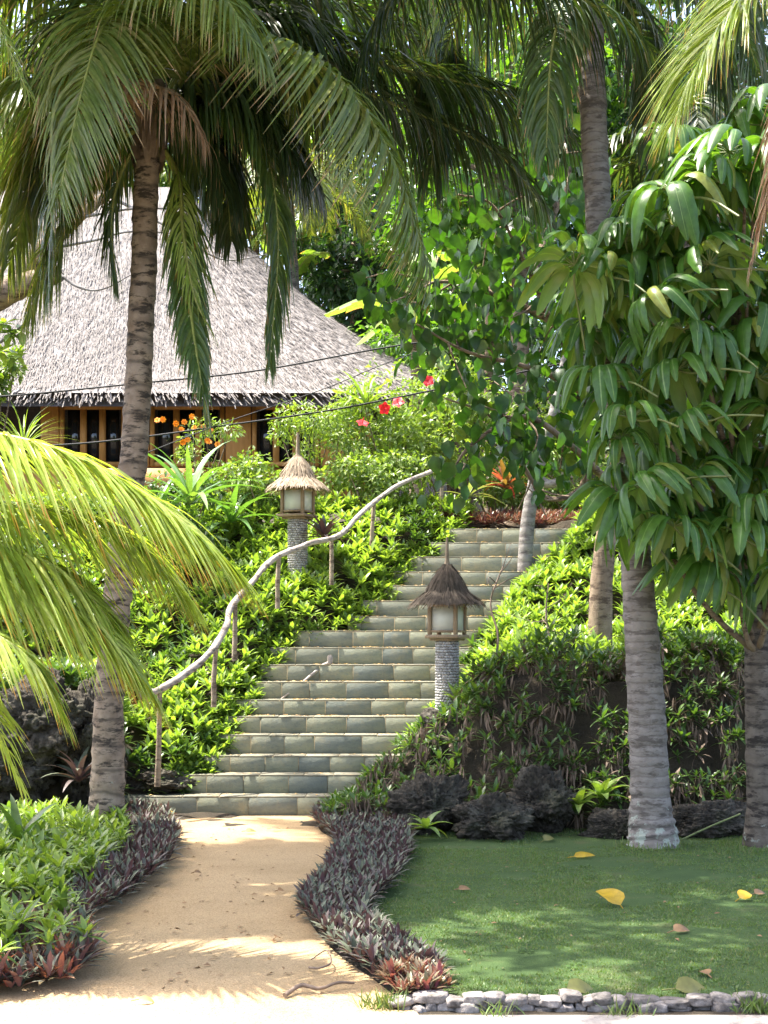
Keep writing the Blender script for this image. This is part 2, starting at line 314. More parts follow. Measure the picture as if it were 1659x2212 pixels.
def coral():
    m, nt, b, out = newmat('coral_rock'); v = coords(nt)
    c = ramp(nt, nz(nt, v, 5, 8, .75), [(.3, (.022, .019, .015)), (.5, (.075, .066, .052)), (.7, (.20, .185, .15))])
    c = mixc(nt, ramp(nt, nz(nt, v, 2.2, 5), [(.55, (0, 0, 0)), (.7, (.6, .6, .6))]), c, (.055, .065, .025))
    vo = N(nt, 'ShaderNodeTexVoronoi', i_Scale=26.0); nt.links.new(v, vo.inputs['Vector'])
    c = mixc(nt, ramp(nt, vo.outputs['Distance'], [(.1, (.85, .85, .85)), (.3, (0, 0, 0))]), c, (.014, .012, .01))
    nt.links.new(c, b.inputs['Base Color']); b.inputs['Roughness'].default_value = .95; b.inputs['Specular IOR Level'].default_value = .15
    h = mixc(nt, .5, vo.outputs['Distance'], nz(nt, v, 30, 8, .8)); bump(nt, b, h, 1, .05); return m
M['coral'] = coral()
def slate():
    m, nt, b, out = newmat('slate_tile'); v = coords(nt); geo = nt.nodes.new('ShaderNodeNewGeometry')
    c = ramp(nt, geo.outputs['Random Per Island'], [(0, (.20, .22, .165)), (.2, (.26, .265, .18)), (.4, (.16, .18, .15)), (.55, (.30, .29, .19)), (.7, (.21, .22, .165)), (.85, (.245, .245, .17)), (1, (.14, .155, .14))])
    c = mixc(nt, ramp(nt, nz(nt, v, 7, 8, .7), [(.5, (0, 0, 0)), (.7, (.55, .55, .55))]), c, (.32, .27, .15))
    c = mixc(nt, ramp(nt, nz(nt, v, 42, 6, .75), [(.55, (0, 0, 0)), (.75, (.5, .5, .5))]), c, (.07, .085, .08))
    c = mixc(nt, ramp(nt, nz(nt, coords(nt, (1, 1, 2.5)), 16, 6, .7), [(.5, (0, 0, 0)), (.72, (.55, .55, .55))]), c, (.095, .12, .125))
    nt.links.new(c, b.inputs['Base Color']); b.inputs['Roughness'].default_value = .62; b.inputs['Specular IOR Level'].default_value = .4
    vo = N(nt, 'ShaderNodeTexVoronoi', i_Scale=7.0); 
    d = N(nt, 'ShaderNodeVectorMath', operation='ADD'); nn = N(nt, 'ShaderNodeTexNoise', i_Scale=4.0, i_Detail=5.0); nt.links.new(v, nn.inputs[0]); nt.links.new(v, d.inputs[0]); nt.links.new(nn.outputs['Color'], d.inputs[1]); nt.links.new(d.outputs[0], vo.inputs['Vector'])
    h = mixc(nt, .85, vo.outputs['Distance'], nz(nt, v, 30, 10, .8)); bump(nt, b, h, .7, .012); return m
M['slate'] = slate()
M['grout'] = simple('grout', [(.35, (.24, .19, .11)), (.65, (.36, .29, .18))], 12, .95)
M['step_tread'] = simple('step_tread', [(.3, (.12, .12, .095)), (.55, (.19, .18, .13)), (.75, (.30, .23, .13))], 9, .8, .5, .01)
M['pebble'] = simple('pebble', [(.3, (.30, .285, .265)), (.6, (.42, .40, .375)), (.8, (.5, .475, .44))], 20, .6, .2, .003, island=.28)
M['mortar'] = simple('mortar', [(.3, (.16, .14, .12)), (.7, (.24, .21, .18))], 20, .95)
M['lampwood'] = simple('lampwood', [(.3, (.22, .15, .085)), (.6, (.34, .245, .15)), (.8, (.42, .32, .2))], 14, .75, .5, .004, (6, 6, 1))
M['paper'] = simple('paper', [(.3, (.60, .60, .50)), (.7, (.70, .70, .60))], 5, .55, .1, .002)
M['housewood'] = simple('housewood', [(.3, (.44, .21, .055)), (.55, (.54, .275, .08)), (.8, (.62, .35, .12))], 5, .5, .4, .006, (5, 5, .6))
M['darkwood'] = simple('darkwood', [(.3, (.06, .04, .025)), (.7, (.12, .08, .045))], 5, .7, .4, .006)
def glass():
    m, nt, b, out = newmat('window_glass'); b.inputs['Base Color'].default_value = (.012, .016, .018, 1); b.inputs['Roughness'].default_value = .06; b.inputs['Specular IOR Level'].default_value = .8
    return m
M['glass'] = glass()
M['cable'] = simple('cable', [(.3, (.012, .012, .012)), (.7, (.02, .02, .02))], 5, .6)
M['edge_stone'] = simple('edge_stone', [(.3, (.05, .045, .04)), (.5, (.19, .17, .155)), (.75, (.34, .31, .29))], 22, .9, .8, .01, island=.3)

# ------------------------------------------------------------------ the lie of the land
NS = 17; T0, TD = 12.8, .26
VT = [1720, 1674, 1633, 1588, 1548, 1512, 1473, 1436, 1399, 1363, 1332, 1298, 1265, 1235, 1203, 1172, 1143]
SY = np.array([T0+i*TD for i in range(NS)])
SZ = np.array([EYE+(HV-VT[i])/F*SY[i] for i in range(NS)])
ky = [12.4, 12.8, 13.06, 13.32, 13.84, 14.36, 14.88, 15.14, 15.4, 15.92, 16.96, 17.6]
kyl = [12.4, 12.8, 13.06, 13.32, 13.84, 14.36, 14.88, 15.16, 15.34, 15.66, 15.92, 16.18, 16.96, 17.6]
kl = [-2.45, -2.45, -1.78, -1.6, -1.46, -1.3, -1.12, -.97, -.34, -.2, .08, .16, .8, 1.0]
kr = [-.45, -.42, -.12, .1, .5, .75, .95, 1.08, 1.25, 1.55, 2.35, 2.6]
xL = lambda y: np.interp(y, kyl, kl); xR = lambda y: np.interp(y, ky, kr)
def sprof(y): return np.interp(y, np.concatenate([[12.75], SY+.2, [24, 34, 60, 110]]), np.concatenate([[0], SZ, [3.7, 4.3, 12, 20]]))
def Hgt(x, y):
    x = np.asarray(x, float); y = np.asarray(y, float); s = sprof(y)
    inx = ss(-.02, .22, xL(y)-x)              # left of the stairs
    inr = ss(-.02, .22, x-xR(y))
    A = ss(-2.15, -2.7, x); left = np.maximum(s+.05, A*np.clip((y-11.95)*2.4, 0, 1.0))
    hT = np.clip(.05+(x+.6)*.62, 0, 1.22)
    y0 = np.interp(x, [-.6, .2, 1.2, 5], [12.6, 12.15, 11.9, 11.85])
    right = np.maximum(s+.08, np.clip((y-y0)*1.25, 0, 1)*hT)
    mid = np.where(y > 12.8, s-.32*(1-ss(17.15, 17.3, y)), 0)
    h = mid*(1-inx)*(1-inr)+left*inx+right*inr
    return np.where(y < 11.9, 0, h)
def terrain():
    xs = np.unique(np.concatenate([np.linspace(-60, -6, 28), np.arange(-6, 6, .08), np.linspace(6, 60, 28)]))
    ys = np.unique(np.concatenate([np.linspace(-30, 11, 22), np.arange(11, 18.5, .07), np.linspace(18.5, 110, 60)]))
    X, Y = np.meshgrid(xs, ys); Z = Hgt(X, Y)
    nn = np.array([mnoise.fractal(Vector((a*1.3, b*1.3, 0)), .8, 2, 4) for a, b in zip(X.ravel(), Y.ravel())]).reshape(X.shape)
    Z = Z+nn*(.07+.1*ss(.3, 1, X))*ss(11.9, 12.4, Y)
    n, k = X.shape; i = np.arange(n-1)[:, None]*k; j = np.arange(k-1)[None]
    Fq = np.stack([i+j, i+j+1, i+k+j+1, i+k+j], -1).reshape(-1, 4)
    g = Geo().add(np.stack([X, Y, Z], -1).reshape(-1, 3), Fq); solo('terrain', g, M['soil'], (0, 0, 0), kind='structure', smooth=True)
terrain()
def inpoly(x, y, poly):
    c = np.zeros(len(x), bool); p = np.asarray(poly)
    for i in range(len(p)):
        (x1, y1), (x2, y2) = p[i-1], p[i]
        k = (y1 > y) != (y2 > y); c ^= k & (x < (x2-x1)*(y-y1)/(y2-y1+1e-12)+x1)
    return c
def sheet(name, poly, z, mat, step=.12, amp=0.0):
    import bmesh
    bm = bmesh.new(); vs = [bm.verts.new((p[0], p[1], z)) for p in poly]; f = bm.faces.new(vs); bmesh.ops.triangulate(bm, faces=[f])
    me = bpy.data.meshes.new(name); bm.normal_update()
    for f in bm.faces:
        if f.normal.z < 0: f.normal_flip()
    bm.to_mesh(me); bm.free(); me.materials.append(mat); o = bpy.data.objects.new(name, me); S.collection.objects.link(o); o['kind'] = 'structure'; return o
g2 = lambda pts: [tuple(Gd(u, v)[:2]) for u, v in pts]
PL = g2([(345, 1772), (385, 1810), (375, 1855), (335, 1915), (290, 1955), (235, 1998), (200, 2020), (225, 2060), (235, 2095), (200, 2130), (120, 2152), (-80, 2172), (-500, 2185)])
PR = g2([(655, 1772), (660, 1795), (690, 1815), (700, 1835), (680, 1880), (668, 1910), (632, 1945), (618, 1978), (640, 2020), (685, 2070), (740, 2110), (790, 2150), (835, 2185), (845, 2198)])
def smooth_poly(p, n=60): return [tuple(q[:2]) for q in crom(np.array([(a, b, 0) for a, b in p]), n)]
PLs, PRs = smooth_poly(PL), smooth_poly(PR)
path_poly = [(-2.0, 12.79)]+[(a-.3, b_+.22) for a, b_ in PLs]+[(-9, 5.6), (-9, -3), (.15, -3)]+[(.1, 5.9)]+[(a+.12, b_) for a, b_ in PRs[::-1]]+[(-.55, 12.79)]
sheet('path', path_poly, .006, M['sand'])
lawnL = smooth_poly(g2([(900, 1815), (905, 1850), (875, 1920), (822, 1975), (840, 2025), (905, 2075), (965, 2105), (1010, 2168)]), 40)
lawn_poly = [(a-.12, b_) for a, b_ in lawnL]+[(5.5, lawnL[-1][1]), (5.5, 11.95), (.5, 11.95)]
sheet('lawn', lawn_poly, .012, M['lawn'])
sheet('gravel_strip', [(.15, -3), (.1, 5.95), (.1, 6.02), (5.5, 6.02), (5.5, -3)], .005, M['gravel'])
def scatter(poly, dens, keep=None):
    p = np.asarray(poly); lo, hi = p.min(0), p.max(0); n = int(dens*np.prod(hi-lo)); q = rng.uniform(lo, hi, (n, 2)); q = q[inpoly(q[:, 0], q[:, 1], poly)]
    return q
# lawn blades
q = scatter([(x, y) for x, y in lawn_poly if True], 5200); q = q[(np.abs(q[:, 0])/q[:, 1] < .31)]
k = len(q); clump = np.array([mnoise.noise(Vector((a*2.2, b*2.2, 3))) for a, b in q])
d = nrm(np.stack([rng.normal(0, .6, k), rng.normal(0, .6, k), np.ones(k)], 1)); hgt = rng.uniform(.008, .02, k)*(1+.9*clump); bare = np.array([mnoise.fractal(Vector((a*.9, b*1.4, 8)), .6, 2, 4) for a, b in q])
side = nrm(np.stack([rng.normal(size=k), rng.normal(size=k)*.4, np.zeros(k)], 1))*.0035
base = np.stack([q[:, 0], q[:, 1], np.full(k, .01)], 1)
kp = bare < .28+rng.normal(0, .08, k); base, side, d, hgt = base[kp], side[kp], d[kp], hgt[kp]; k = len(base)
V = np.stack([base-side, base+side, base+d*hgt[:, None]], 1).reshape(-1, 3)
solo('lawn_grass', Geo().add(V, np.arange(3*k).reshape(-1, 3)), M['grassblade'], (0, 0, 0), 'short green turf covering the shaded lawn', 'grass', kind='stuff')

qw = scatter(lawn_poly, 14); qw = qw[np.abs(qw[:, 0])/qw[:, 1] < .3]; g = Geo()
rosettes(g, np.stack([qw[:, 0], qw[:, 1], np.full(len(qw), .012)], 1), rng.uniform(.015, .035, len(qw)), 7, (0, 40), OVATE_S, .5, 0)
solo('lawn_weeds', g, M['bank_deep'], (0, 0, 0), 'tiny broad leaved weeds dotted through the lawn', 'weeds', kind='stuff')

# ------------------------------------------------------------------ stairs
st = thing('stone_staircase', (-.9, 12.8, 0), 'slate tiled garden staircase climbing between planted banks', 'stairs')
for i in range(NS):
    g = Geo(); y = SY[i]; z1 = SZ[i]; z0 = SZ[i-1] if i else 0.0
    a, b = float(xL(y+.05))-.1, float(xR(y+.05))+.1; yd = .8 if i < NS-1 else .42
    nose = .010
    box(g, ((a+b)/2, y+yd/2+.012, (z0+z1)/2-.1), (b-a, yd, z1-z0+.2-.008), 0, 1)      # core
    x = a+rng.uniform(-.25, 0)                                                      # riser tiles
    while x < b:
        w = .36*rng.uniform(.75, 1.3); xa, xb = max(x, a), min(x+w-.005, b)
        if xb-xa > .03: box(g, ((xa+xb)/2, y+.0055+rng.uniform(-.002, .002), (z0+z1)/2-.006), (xb-xa, .024, z1-z0-.012), rng.normal(0, .006), 0, .0015)
        x += w
    x = a+rng.uniform(-.2, 0)
    while x < b:                                                                    # tread slabs with a rough nosing
        w = .34*rng.uniform(.8, 1.3); xa, xb = max(x, a), min(x+w-.006, b)
        if xb-xa > .03: box(g, ((xa+xb)/2, y+.15-nose, z1-.004+rng.uniform(-.0015, .0015)), (xb-xa, .30+rng.uniform(-.006, .006), .013), 0, 2 if i < NS-1 else 0, .004)
        x += w
    part('step', g, [M['slate'], M['grout'], M['step_tread']], st)
# dry leaf litter along the treads
g = Geo(); pos = []
for i in range(NS):
    n = 170 if i > 3 else 40
    x = rng.uniform(xL(SY[i]), xR(SY[i]), n); clus = np.array([mnoise.noise(Vector((a*2.5, i*3.1, 0))) for a in x]); x = x[clus > -.1]
    pos.append(np.stack([x, SY[i]+rng.beta(1.4, 1.8, len(x))*.22, np.full(len(x), SZ[i]+.008)], 1))
pos = np.concatenate(pos); k = len(pos); L = rng.uniform(.02, .05, k)
inst(g, OVATE_S, pos, rdir(k, -.1, .3), nrm(rdir(k)*.35+[0, 0, 1]), L, L*.45)
solo('leaf_litter', g, M['litter'], (0, 0, 0), 'scattered dry tan leaf bits lying on the stair treads', 'leaf litter', kind='stuff')

# ------------------------------------------------------------------ coral rocks
import bmesh
def rock(u, v, Y, w, h, dp, label, sd, seg=5):
    c = P(u, v, Y); bm = bmesh.new(); bmesh.ops.create_icosphere(bm, subdivisions=seg+1, radius=1)
    V = np.array([v_.co[:] for v_ in bm.verts]); Fc = np.array([[x.index for x in f.verts] for f in bm.faces]); bm.free(); off = Vector((sd*7.3, sd*3.1, sd))
    r = np.array([1+.05*mnoise.noise(Vector(p)*24+off)-.12*abs(mnoise.noise(Vector(p)*4.5-off))+.5*mnoise.noise(Vector(p)*1.5+off)+.22*mnoise.noise(Vector(p)*3.2+off)+.2*abs(mnoise.noise(Vector(p)*6.5+off))-.22*abs(mnoise.noise(Vector(p)*12+off)) for p in V])
    V = V*r[:, None]*np.array([w/2, dp/2, h/2])+c
    solo('coral_rock', Geo().add(V, Fc), M['coral'], c, label, 'rock', 'weathered coral rocks at the foot of the banks')
rock(90, 1560, 12.0, .95, .75, .7, 'dark pitted coral boulder at left under the yellow palm frond', 1)
rock(190, 1620, 12.1, .55, .9, .6, 'craggy coral rock just left of the leaning palm trunk', 2)
rock(20, 1660, 11.9, .7, .6, .6, 'low dark coral rock at the left picture edge', 3)
rock(335, 1688, 13.05, .7, .2, .3, 'small mossy coral rock on the lowest stair beside the palm', 4)
rock(930, 1745, 11.75, .6, .5, .6, 'coral boulder at the left end of the right bank foot', 5)
rock(1060, 1770, 11.35, .66, .38, .5, 'low rounded coral rock furthest forward on the lawn edge', 6)
rock(1165, 1735, 11.7, .5, .5, .5, 'knobbly coral rock with a flat top right of the rounded one', 7)
rock(1340, 1790, 11.4, .5, .26, .4, 'flat coral rock tucked left of the pale grey palm base', 8)
rock(1530, 1778, 11.5, .75, .3, .4, 'long low coral rock between the pale trunk and dark trunk', 9)
rock(1010, 1620, 12.95, .9, .7, .6, 'tall coral outcrop in the right bank below the pebble lamp', 10)
rock(1250, 1600, 12.85, 1.1, .85, .6, 'broad shaded coral outcrop in the right bank behind the pale trunk', 11)
rock(1520, 1600, 12.85, 1.1, .85, .6, 'shaded coral outcrop in the right bank near the dark trunk', 12)

# ------------------------------------------------------------------ ground cover
def bank_points(x0, x1, y0, y1, dens, cond):
    n = int((x1-x0)*(y1-y0)*dens); x = rng.uniform(x0, x1, n); y = rng.uniform(y0, y1, n); kmask = cond(x, y); x, y = x[kmask], y[kmask]
    return np.stack([x, y, Hgt(x, y)], 1)
def slope_up(p, e=.06):
    gx = (Hgt(p[:, 0]+e, p[:, 1])-Hgt(p[:, 0]-e, p[:, 1]))/(2*e); gy = (Hgt(p[:, 0], p[:, 1]+e)-Hgt(p[:, 0], p[:, 1]-e))/(2*e)
    return nrm(np.stack([-gx, -gy, np.ones(len(p))], 1))
def lumpy(p, f=1.6, a=.12, o=0.): return np.array([mnoise.noise(Vector((x*f, y*f, o))) for x, y, _ in p])*a
# left bank
p = bank_points(-4.6, 1.2, 12.2, 18.0, 130, lambda x, y: (x < xL(y)+.07) & ((x < -1.75) | (y > 12.9)))
lift = .12+lumpy(p)+rng.uniform(0, .14, len(p)); pp = p.copy(); pp[:, 2] += np.maximum(lift, .04)
sel = (mnoise and np.array([mnoise.noise(Vector((x*1.1, y*1.1, 9))) for x, y, _ in p])) 
g = Geo(); A = (sel > -.18) & (p[:, 1] > 13.2); rosettes(g, pp[A], rng.uniform(.11, .2, A.sum()), 9, (5, 75), LANC, .27, 0, slope_up(p[A]))
Bm = ~A; rosettes(g, pp[Bm], rng.uniform(.09, .16, Bm.sum()), 9, (0, 70), LANC, .25, 1, slope_up(p[Bm]))
solo('bank_groundcover', g, [M['bank_green'], M['bank_deep']], (0, 0, 0), 'bright green leafy ground cover on the bank left of the stairs', 'ground cover', kind='stuff')
# right bank, upper lit slope and shaded face
p = bank_points(-.7, 5.2, 11.8, 18.5, 150, lambda x, y: (x > xR(y)-.06) & (x/y < .31))
lift = (.12+lumpy(p, 1.7, .22, 4)+rng.uniform(0, .2, len(p)))*np.where(p[:, 1] < 13.6, .3+.7*ss(.45, 1.0, p[:, 0]), 1); pp = p.copy(); pp[:, 2] += np.maximum(lift, .04); up = slope_up(p)
keep = rng.random(len(p)) < 2; p0_ = p; nlow = (p[:, 1] < 13.2)
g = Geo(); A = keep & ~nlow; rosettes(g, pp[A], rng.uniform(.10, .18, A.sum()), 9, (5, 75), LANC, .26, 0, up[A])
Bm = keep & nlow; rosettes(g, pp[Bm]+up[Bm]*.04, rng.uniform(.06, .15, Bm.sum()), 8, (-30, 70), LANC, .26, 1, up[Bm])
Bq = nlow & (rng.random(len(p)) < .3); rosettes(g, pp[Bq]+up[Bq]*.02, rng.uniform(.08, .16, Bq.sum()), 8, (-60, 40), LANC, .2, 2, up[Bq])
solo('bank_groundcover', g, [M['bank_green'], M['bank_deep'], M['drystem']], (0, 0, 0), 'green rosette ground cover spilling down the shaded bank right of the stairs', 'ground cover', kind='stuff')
# closer planting along both edges of the stairs
for sd, nm in ((-1, 'left'), (1, 'right')):
    y = rng.uniform(12.95 if sd < 0 else 14.6, 17.3, 420); x = (xL(y)-rng.uniform(-.07, .3, 420)) if sd < 0 else (xR(y)+rng.uniform(-.07, .25, 420)); p_ = np.stack([x, y, np.maximum(Hgt(x, y), sprof(y))+rng.uniform(0, .1, 420)], 1)
    g = Geo(); rosettes(g, p_, rng.uniform(.08, .15, 420), 9, (-5, 70), LANC, .27, 0)
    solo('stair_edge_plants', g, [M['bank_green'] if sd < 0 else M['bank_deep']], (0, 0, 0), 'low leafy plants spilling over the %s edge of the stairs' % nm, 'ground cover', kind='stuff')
# withered stems hanging from the right bank
g = Geo(); idx = rng.choice(np.where(nlow)[0], 420)
for q in p[idx]:
    n = 6; b = np.repeat((q+[0, -.1, .16])[None], n, 0)+rng.normal(0, .025, (n, 3)); d = nrm(np.stack([rng.normal(0, .2, n), rng.normal(-.25, .15, n), -np.ones(n)], 1))
    inst(g, LANC, b, d, nrm(rdir(n)+[0, -1, 0]), rng.uniform(.08, .2, n), .014)
solo('withered_leaves', g, M['drystem'], (0, 0, 0), 'withered brown leaves hanging under the plants of the right bank', 'dead leaves', kind='stuff')
# purple borders along the path
def border(poly, dens, size, zl=.03):
    q = scatter(poly, dens); p = np.stack([q[:, 0], q[:, 1], np.full(len(q), zl)+rng.uniform(0, .05, len(q))], 1); return p
rb = [(a+.1, b_) for a, b_ in PRs[2:-1]]+[(.10, 6.16)]+[(x-.07, y) for x, y in lawnL[::-1]]+[(0.12, 12.0), (-.3, 12.5), (-.62, 12.6)]
p = border(rb, 640, .13); fr = p[:, 1] < 6.55
g = Geo(); rosettes(g, p[~fr], rng.uniform(.065, .115, (~fr).sum()), 9, (25, 86), LANC, .24, 0); rosettes(g, p[fr], rng.uniform(.06, .10, fr.sum()), 9, (30, 86), LANC, .24, 1)
solo('purple_border', g, [M['purple'], M['pinktip']], (0, 0, 0), 'dense purple and grey green border plants between path and lawn', 'ground cover', kind='stuff')
lb = g2([(345, 1772), (388, 1808), (380, 1852), (338, 1915), (292, 1957), (238, 2000), (205, 2022), (230, 2060), (238, 2095), (203, 2130), (120, 2150), (-80, 2166)])+[(-2.2, 6.14), (-3.4, 7), (-3.6, 11.9), (-2.0, 12.6)]
p = border(lb, 520, .13)
p = p[np.min(np.linalg.norm(p[:, None, :2]-np.array(PLs)[None], axis=2), 1) > .08]
dpath = np.min(np.linalg.norm(p[:, None, :2]-np.array(PLs)[None], axis=2), 1); pn = np.array([mnoise.noise(Vector((x*1.3, y*.9, 2))) for x, y, _ in p])
isP = (rng.random(len(p)) < .3) | (dpath < .42+.3*pn) | ((p[:, 1] > 10.8) & (pn > -.1)) ; isR = isP & (p[:, 1] < 7.6) & (rng.random(len(p)) < .4)
g = Geo(); a = isP & ~isR; rosettes(g, p[a], rng.uniform(.09, .16, a.sum()), 8, (25, 86), LANC, .19, 0); rosettes(g, p[isR], rng.uniform(.09, .15, isR.sum()), 8, (30, 86), LANC, .19, 1)
lm = (~isP & (rng.random(len(p)) < .42)) | (isP & (p[:, 1] < 8.2) & (rng.random(len(p)) < .10)); pl = p[lm].copy(); pl[:, 2] += .05+rng.uniform(0, .14, lm.sum())
rosettes(g, pl, rng.uniform(.08, .15, len(pl)), 10, (0, 75), LANC, .27, 2)
solo('mixed_border', g, [M['purple'], M['redleaf'], M['lime']], (0, 0, 0), 'lime green and purple border plants along the left of the path', 'ground cover', kind='stuff')
# red brown carpet above the stairs
p = bank_points(-.2, 4.2, 17.38, 18.6, 170, lambda x, y: x > .0); p[:, 2] += .05+rng.uniform(0, .1, len(p))
g = Geo(); rosettes(g, p, rng.uniform(.08, .14, len(p)), 8, (10, 80), LANC, .2, 0)
solo('red_groundcover', g, [M['pinktip']], (0, 0, 0), 'reddish brown low plants carpeting the ground above the stairs', 'ground cover', kind='stuff')

# ------------------------------------------------------------------ palms
def frond_geo(pts, L=.9, w=.036, n=80, droop=.5, bias=(0, 0, 0), segs=6, s0=.14, raise_=.25, jit=.12, rr=.024, alpha=(75, 30), thin=0.0):
    g = Geo(); pth = crom(np.asarray(pts), 60); ln = np.concatenate([[0], np.cumsum(np.linalg.norm(np.diff(pth, axis=0), axis=1))]); sN = ln/ln[-1]
    tube(g, pth[::2], np.linspace(rr, rr*.2, 30), 5, 1)
    T = nrm(np.gradient(pth, axis=0)); Zv = np.array([0, 0, 1.]); Sd = np.cross(T, Zv); bad = np.linalg.norm(Sd, axis=1) < .15
    if bad.all(): Sd[:] = (1, 0, 0)
    else:
        for i in np.where(bad)[0]: Sd[i] = Sd[np.where(~bad)[0][np.argmin(abs(np.where(~bad)[0]-i))]]
    Sd = nrm(Sd); Nn = nrm(np.cross(Sd, T))
    s = np.linspace(s0, .995, n); s = np.concatenate([s, s+.004]); sg = np.concatenate([np.ones(n), -np.ones(n)])
    if thin: kk = rng.random(2*n) > thin; s, sg = s[kk], sg[kk]
    s = np.clip(s+rng.normal(0, .002, len(s)), 0, .999); k = len(s)
    it = lambda A: np.stack([np.interp(s, sN, A[:, c]) for c in range(3)], 1)
    p0, t0, d0, n0 = it(pth), nrm(it(T)), nrm(it(Sd)), nrm(it(Nn))
    al = np.radians(alpha[0]+(alpha[1]-alpha[0])*s+rng.normal(0, 5, k)); rz = raise_+rng.normal(0, jit, k)
    d = nrm(np.cos(al)[:, None]*t0+np.sin(al)[:, None]*(sg[:, None]*d0*np.cos(rz)[:, None]+n0*np.sin(rz)[:, None]))
    prof = np.interp(s, [0, .15, .4, .7, 1], [.55, .85, 1, .82, .36]); Ln = L*prof*rng.uniform(.85, 1.1, k); dr = droop*rng.uniform(.6, 1.4, k)
    gv = np.array([0, 0, -1.])+np.asarray(bias); nn = n0+0.2*rng.normal(size=(k, 3)); pos = p0; rows = []; tt = []
    for j in range(segs+1):
        f = j/segs; X = nrm(np.cross(d, nn)); nn = np.cross(X, d); wd = w*min(1, .55+2.2*f)*(1-max(0, f-.3)/.7)**.75*np.interp(s, [0, .3, .8, 1], [.8, 1, .9, .6])[:]
        wd = np.maximum(wd, .0015)[:, None]/2
        rows.append(np.stack([pos-X*wd+nn*wd*.35, pos, pos+X*wd+nn*wd*.35], 1)); tt.append(np.full((k, 3), f))
        if j < segs:
            pos = pos+d*(Ln/segs)[:, None]; d = nrm(d+gv*(dr*(1.0/segs)*2.2)[:, None]+rng.normal(0, .02, (k, 3)))
    V = np.stack(rows, 1); m_ = (segs+1)*3; t = np.stack(tt, 1)
    tf = []
    for j in range(segs):
        a = j*3; tf += [[a, a+1, a+4, a+3], [a+1, a+2, a+5, a+4]]
    Ff = (np.array(tf)[None]+(np.arange(k)*m_)[:, None, None]).reshape(-1, 4)
    g.add(V.reshape(-1, 3), Ff, 0, t.ravel()); return g
def palm_trunk(root, pts, radii, mat, rings=True, n=150):
    path = crom(np.asarray(pts), n); r = np.interp(np.linspace(0, 1, n), np.linspace(0, 1, len(radii)), radii)
    if rings: r = r*(1+.035*np.where(np.arange(n) % 5 == 0, 1, 0)-.012*(np.arange(n) % 5))
    path = path+np.stack([np.cumsum(rng.normal(0, .0012, n)), np.cumsum(rng.normal(0, .0012, n)), np.zeros(n)], 1)
    part('trunk', tube(Geo(), path, r, 20, 0, True, .012), mat, root, True)
def fronds(root, lst, curtain=False):
    for f in lst:
        pts = [P(*q) for q in f[0]]; kw = dict(f[2]) if len(f) > 2 else {}
        if curtain:
            kw['w'] = kw.get('w', .036)*.74; kw['n'] = int(kw.get('n', 80)*1.4); kw['droop'] = kw.get('droop', .5)*1.45; kw['L'] = kw.get('L', .9)*1.12; kw.setdefault('raise_', .1)
        mt = M[f[1]]; dry = f[1] == 'palm_dry'
        part('frond', frond_geo(pts, **kw), [mt, M['rachis_dry'] if dry else M['rachis']], root, False, 'dead brown frond' if dry else None)
def crown_fibre(root, c, r=.17, h=.5):
    g = Geo(); n = 60; a = rng.uniform(0, 6.28, n); b = c+np.stack([np.cos(a)*r*.6, np.sin(a)*r*.6, rng.uniform(-h*.6, h*.4, n)], 1)
    d = nrm(np.stack([np.cos(a)*.35, np.sin(a)*.35, np.ones(n)*.9], 1)); inst(g, STRAP, b, d, np.stack([np.cos(a), np.sin(a), np.zeros(n)], 1), rng.uniform(.25, .5, n), rng.uniform(.05, .1, n))
    part('leaf_sheath', g, M['drystem'], root)

